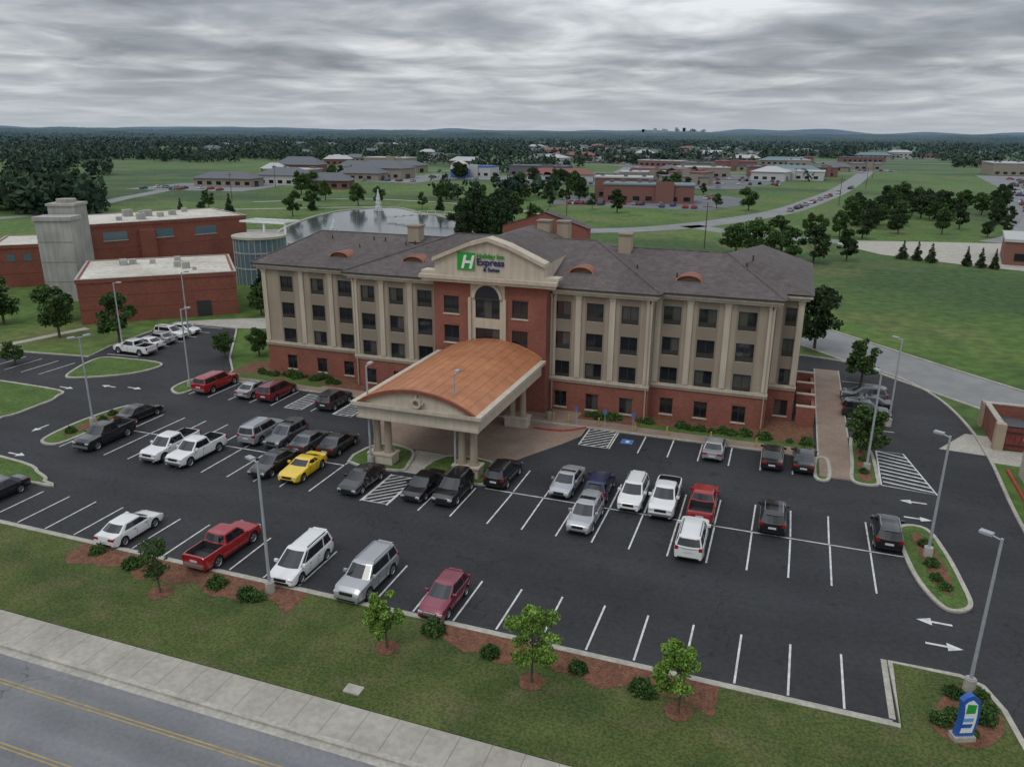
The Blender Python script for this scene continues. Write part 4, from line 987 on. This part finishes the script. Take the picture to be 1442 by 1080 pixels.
    for s in (-1,1):
        ya,yb=sorted((s*w*.60,s*w*.985)); b.box(L-.30,L-.03,ya,yb,tf-.17,tf-.05,M_hl)
        tt=tz[1]; wr=halfw(.05); ya,yb=sorted((s*wr*.74,s*wr*1.0))
        if kind in('sedan','coupe'): b.box(-.015,.25,*sorted((s*wr*.5,s*wr*1.0)),tt-.24,tt-.08,M_tl)
        elif kind=='pickup': b.box(-.015,.14,*sorted((s*wr*.88,s*wr*1.01)),tt-.42,tt-.06,M_tl)
        else: b.box(-.015,.2,ya,yb,tt-.22,tt+.02,M_tl)
        mx=b1-.35; ww_=wbase(mx); ya,yb=sorted((s*ww_,s*(ww_+.24))); b.box(mx-.08,mx+.08,ya,yb,zb(mx)+.03,zb(mx)+.2,P)
        yy=Wd/2
        for q in ((b0+b1)/2-.25,(b0+b1)/2+.75):
            if q<L-1.2:
                ya,yb=sorted((s*yy*.96,s*(yy+.005))); b.box(q,q+.16,ya,yb,tz[2]*.80,tz[2]*.80+.03,M_blk)
                ya,yb=sorted((s*yy*.975,s*(yy+.002))); b.box(q+.22,q+.24,ya,yb,.45,tz[2]*.78,M_blk)
    b.box(L-.08,L+.012,-w*.5,w*.5,tf-.22,tf-.05,M_blk if colr!='maroon' else M_rim)
    b.box(L-.10,L+.008,-w*.72,w*.72,.32,.44,M_blk)
    b.box(-.02,.04,-.27,.27,tz[1]-.42,tz[1]-.28,M_pl)
    b.box(-.015,.08,-w*.8,w*.8,.36,.44,M_blk)
    if kind=='pickup': b.box(-.12,.02,-w*.9,w*.9,.48,.68,M_rim); b.box(L-.05,L+.06,-w*.95,w*.95,.45,.62,M_rim)
    b.v=[(p[0]-L/2,p[1],p[2]) for p in b.v]
    nm=dict(sedan='parked_sedan',coupe='parked_coupe',hatch='parked_hatchback',suv='parked_suv',bigsuv='parked_suv',minivan='parked_minivan',pickup='parked_pickup_truck')[kind]
    return b.obj(nm,smooth=32,loc=(x,y,.012),rot=rot+random.uniform(-.035,.035))
U=math.pi/2; Dn=-math.pi/2
car('sedan','white',-41.3,37.0,U); car('pickup','red',-33.5,37.2,U); car('minivan','white',-27.5,37.3,Dn); car('bigsuv','silver',-22.6,37.1,Dn); car('hatch','maroon',-17.2,36.8,Dn)
car('sedan','black',-55.2,37.8,Dn)
car('sedan','silver',-14.7,54.9,Dn);car('suv','navy',-12.1,55.0,U);car('suv','white',-9.3,54.4,Dn);car('pickup','white',-6.9,54.6,Dn);car('pickup','red',-4.1,54.6,U);car('suv','black',.9,54.4,U);car('suv','black',8.5,54.8,U)
car('suv','silver',-11.9,49.8,Dn);car('bigsuv','white',-4.2,49.1,U)
car('sedan','black',-30.2,49.6,Dn);car('sedan','black',-25.1,50.3,Dn);car('suv','black',-22.6,50.4,Dn);car('suv','black',-20.0,54.6,U)
car('bigsuv','silver',-43.9,55.4,U);car('suv','grey',-41.3,55.3,Dn);car('sedan','grey',-38.6,55.1,U);car('sedan','dgrey',-36.0,55.5,U)
car('sedan','black',-38.7,49.8,Dn);car('coupe','yellow',-35.9,49.9,Dn)
car('pickup','white',-49.2,49.6,Dn);car('pickup','white',-46.4,49.6,Dn);car('pickup','black',-56.6,49.6,Dn);car('sedan','black',-58.3,55.4,U)
car('pickup','red',-57.7,65.8,U,topper=True);car('sedan','silver',-52.5,65.6,U);car('minivan','dred',-49.8,65.8,U);car('suv','dgrey',-42.5,65.4,U)
car('sedan','silver',-4.4,66.3,U);car('sedan','black',.5,66.1,U);car('sedan','black',3.0,66.3,U)
car('suv','grey',9.0,86.5,math.pi);car('suv','black',8.9,81.2,0);car('sedan','black',9.1,84.0,math.pi)
car('pickup','white',-76.6,73.6,math.pi);car('sedan','white',-77.2,76.2,math.pi);car('sedan','silver',-77.6,78.8,math.pi);car('suv','white',-78,81.4,0);car('sedan','white',-78.2,84.0,0)
b=MB()
fc=[mk('farcar%d'%i,c,.4) for i,c in enumerate(((.6,.6,.6),(.05,.05,.06),(.3,.3,.32),(.3,.03,.03),(.05,.08,.2)))]
def farcar(x,y,a):
    M=rotM(x,y,a); m=random.choice(fc); b.box(-2.2,2.2,-.9,.9,.3,.95,m,M); 
    P=[(-1.6,-.8,.95),(1.1,-.8,.95),(1.1,.8,.95),(-1.6,.8,.95),(-1.1,-.65,1.45),(.5,-.65,1.45),(.5,.65,1.45),(-1.1,.65,1.45)]
    b.add([M@Vector(p) for p in P],[(0,1,5,4),(1,2,6,5),(2,3,7,6),(3,0,4,7)],M_cg); b.add([M@Vector(p) for p in P[4:]],[(0,1,2,3)],m)
    for wx_ in (-1.4,1.4): b.box(wx_-.3,wx_+.3,-.92,.92,0,.6,M_tyre,M)
for i in range(260):
    t=random.random()**1.3; r=random.randint(0,5); farcar(66+r*9+t*62+(r%2)*-4,252+t*340+random.random()*4,-15)
for i in range(40): farcar(random.uniform(-86,-34),random.choice([304,310,350,356]),90+random.uniform(-4,4))
for i in range(60): farcar(random.uniform(-140,-10),random.choice([460,466,490,496,520]),90)
for i in range(14):
    k=random.uniform(0,1); farcar(-6+30*k+3,300+156*k,80)
for q in PARK: farcar(*q)
b.obj('distant_parked_cars')

# ------------------------------------------------------------------ world, sun, camera
w=bpy.data.worlds.new('World'); scene.world=w; w.use_nodes=True
nt=w.node_tree;N=nt.nodes;L=nt.links; bg=N['Background']; bg.inputs['Strength'].default_value=.1
sky=N.new('ShaderNodeTexSky'); sky.sky_type='NISHITA'; sky.sun_disc=False; sky.sun_elevation=math.radians(55); sky.sun_rotation=math.radians(160)
tc=N.new('ShaderNodeTexCoord'); sp=N.new('ShaderNodeSeparateXYZ'); L.new(tc.outputs['Generated'],sp.inputs[0])
def mth(op,a,b_=None,c=None):
    n=N.new('ShaderNodeMath'); n.operation=op
    for i,q in enumerate((a,b_,c)):
        if q is None: continue
        if isinstance(q,(int,float)): n.inputs[i].default_value=q
        else: L.new(q,n.inputs[i])
    return n.outputs[0]
z=mth('MAXIMUM',sp.outputs[2],0.0); zz=mth('ADD',z,.085)
cb=N.new('ShaderNodeCombineXYZ'); L.new(mth('DIVIDE',sp.outputs[0],zz),cb.inputs[0]); L.new(mth('DIVIDE',sp.outputs[1],zz),cb.inputs[1])
def noi(scale,detail,rough,dist,off):
    mp=N.new('ShaderNodeMapping'); mp.inputs['Location'].default_value=off; L.new(cb.outputs[0],mp.inputs['Vector'])
    n=N.new('ShaderNodeTexNoise'); n.inputs['Scale'].default_value=scale; n.inputs['Detail'].default_value=detail; n.inputs['Roughness'].default_value=rough; n.inputs['Distortion'].default_value=dist
    L.new(mp.outputs[0],n.inputs['Vector']); return n.outputs['Fac']
n1=noi(1.35,5,.52,.35,(3,1,0)); n2=noi(.36,2,.5,.2,(7,2,5))
mixn=mth('ADD',mth('MULTIPLY',n1,.6),mth('MULTIPLY',n2,.4))
cr=N.new('ShaderNodeValToRGB'); L.new(mixn,cr.inputs[0])
e=cr.color_ramp.elements; e[0].position=.37; e[0].color=(.21,.23,.255,1); e[1].position=.63; e[1].color=(.68,.70,.72,1)
q=e.new(.46); q.color=(.31,.33,.36,1); q=e.new(.54); q.color=(.46,.48,.505,1)
hf=N.new('ShaderNodeMapRange'); L.new(z,hf.inputs['Value']); hf.inputs['From Min'].default_value=0; hf.inputs['From Max'].default_value=.07; hf.inputs['To Min'].default_value=.85; hf.inputs['To Max'].default_value=0
mh=N.new('ShaderNodeMix'); mh.data_type='RGBA'; L.new(hf.outputs[0],mh.inputs[0]); L.new(cr.outputs[0],mh.inputs[6]); mh.inputs[7].default_value=(.50,.55,.60,1)
br=mth('MULTIPLY',mth('ADD',mth('MULTIPLY',z,2.2),.92),10.0)
vm=N.new('ShaderNodeVectorMath'); vm.operation='SCALE'; L.new(mh.outputs[2],vm.inputs[0]); L.new(br,vm.inputs['Scale'])
fm=N.new('ShaderNodeMix'); fm.data_type='RGBA'; fm.inputs[0].default_value=.94; L.new(sky.outputs[0],fm.inputs[6]); L.new(vm.outputs[0],fm.inputs[7])
L.new(fm.outputs[2],bg.inputs['Color'])
sl=bpy.data.lights.new('sun','SUN'); sl.energy=.7; sl.angle=math.radians(18); sl.color=(1,.97,.92)
so=bpy.data.objects.new('sun',sl); COL.objects.link(so); so.rotation_euler=(math.radians(35),0,math.radians(-20)); so.location=(0,0,100)
cam=bpy.data.cameras.new('camera'); cam.sensor_width=36; cam.lens=1098/1442*36; cam.clip_start=.5; cam.clip_end=60000
co=bpy.data.objects.new('camera',cam); COL.objects.link(co)
th=math.atan(354.5/1098)
co.matrix_world=Matrix.Translation((0,0,27))@Matrix.Rotation(math.radians(19.5),4,'Z')@Matrix.Rotation(math.pi/2-th,4,'X')@Matrix.Rotation(.0076,4,'Z')
scene.camera=co
scene.view_settings.view_transform='Standard'; scene.view_settings.look='None'; scene.view_settings.exposure=0
print('objs',len(bpy.data.objects),'woods',cnt)
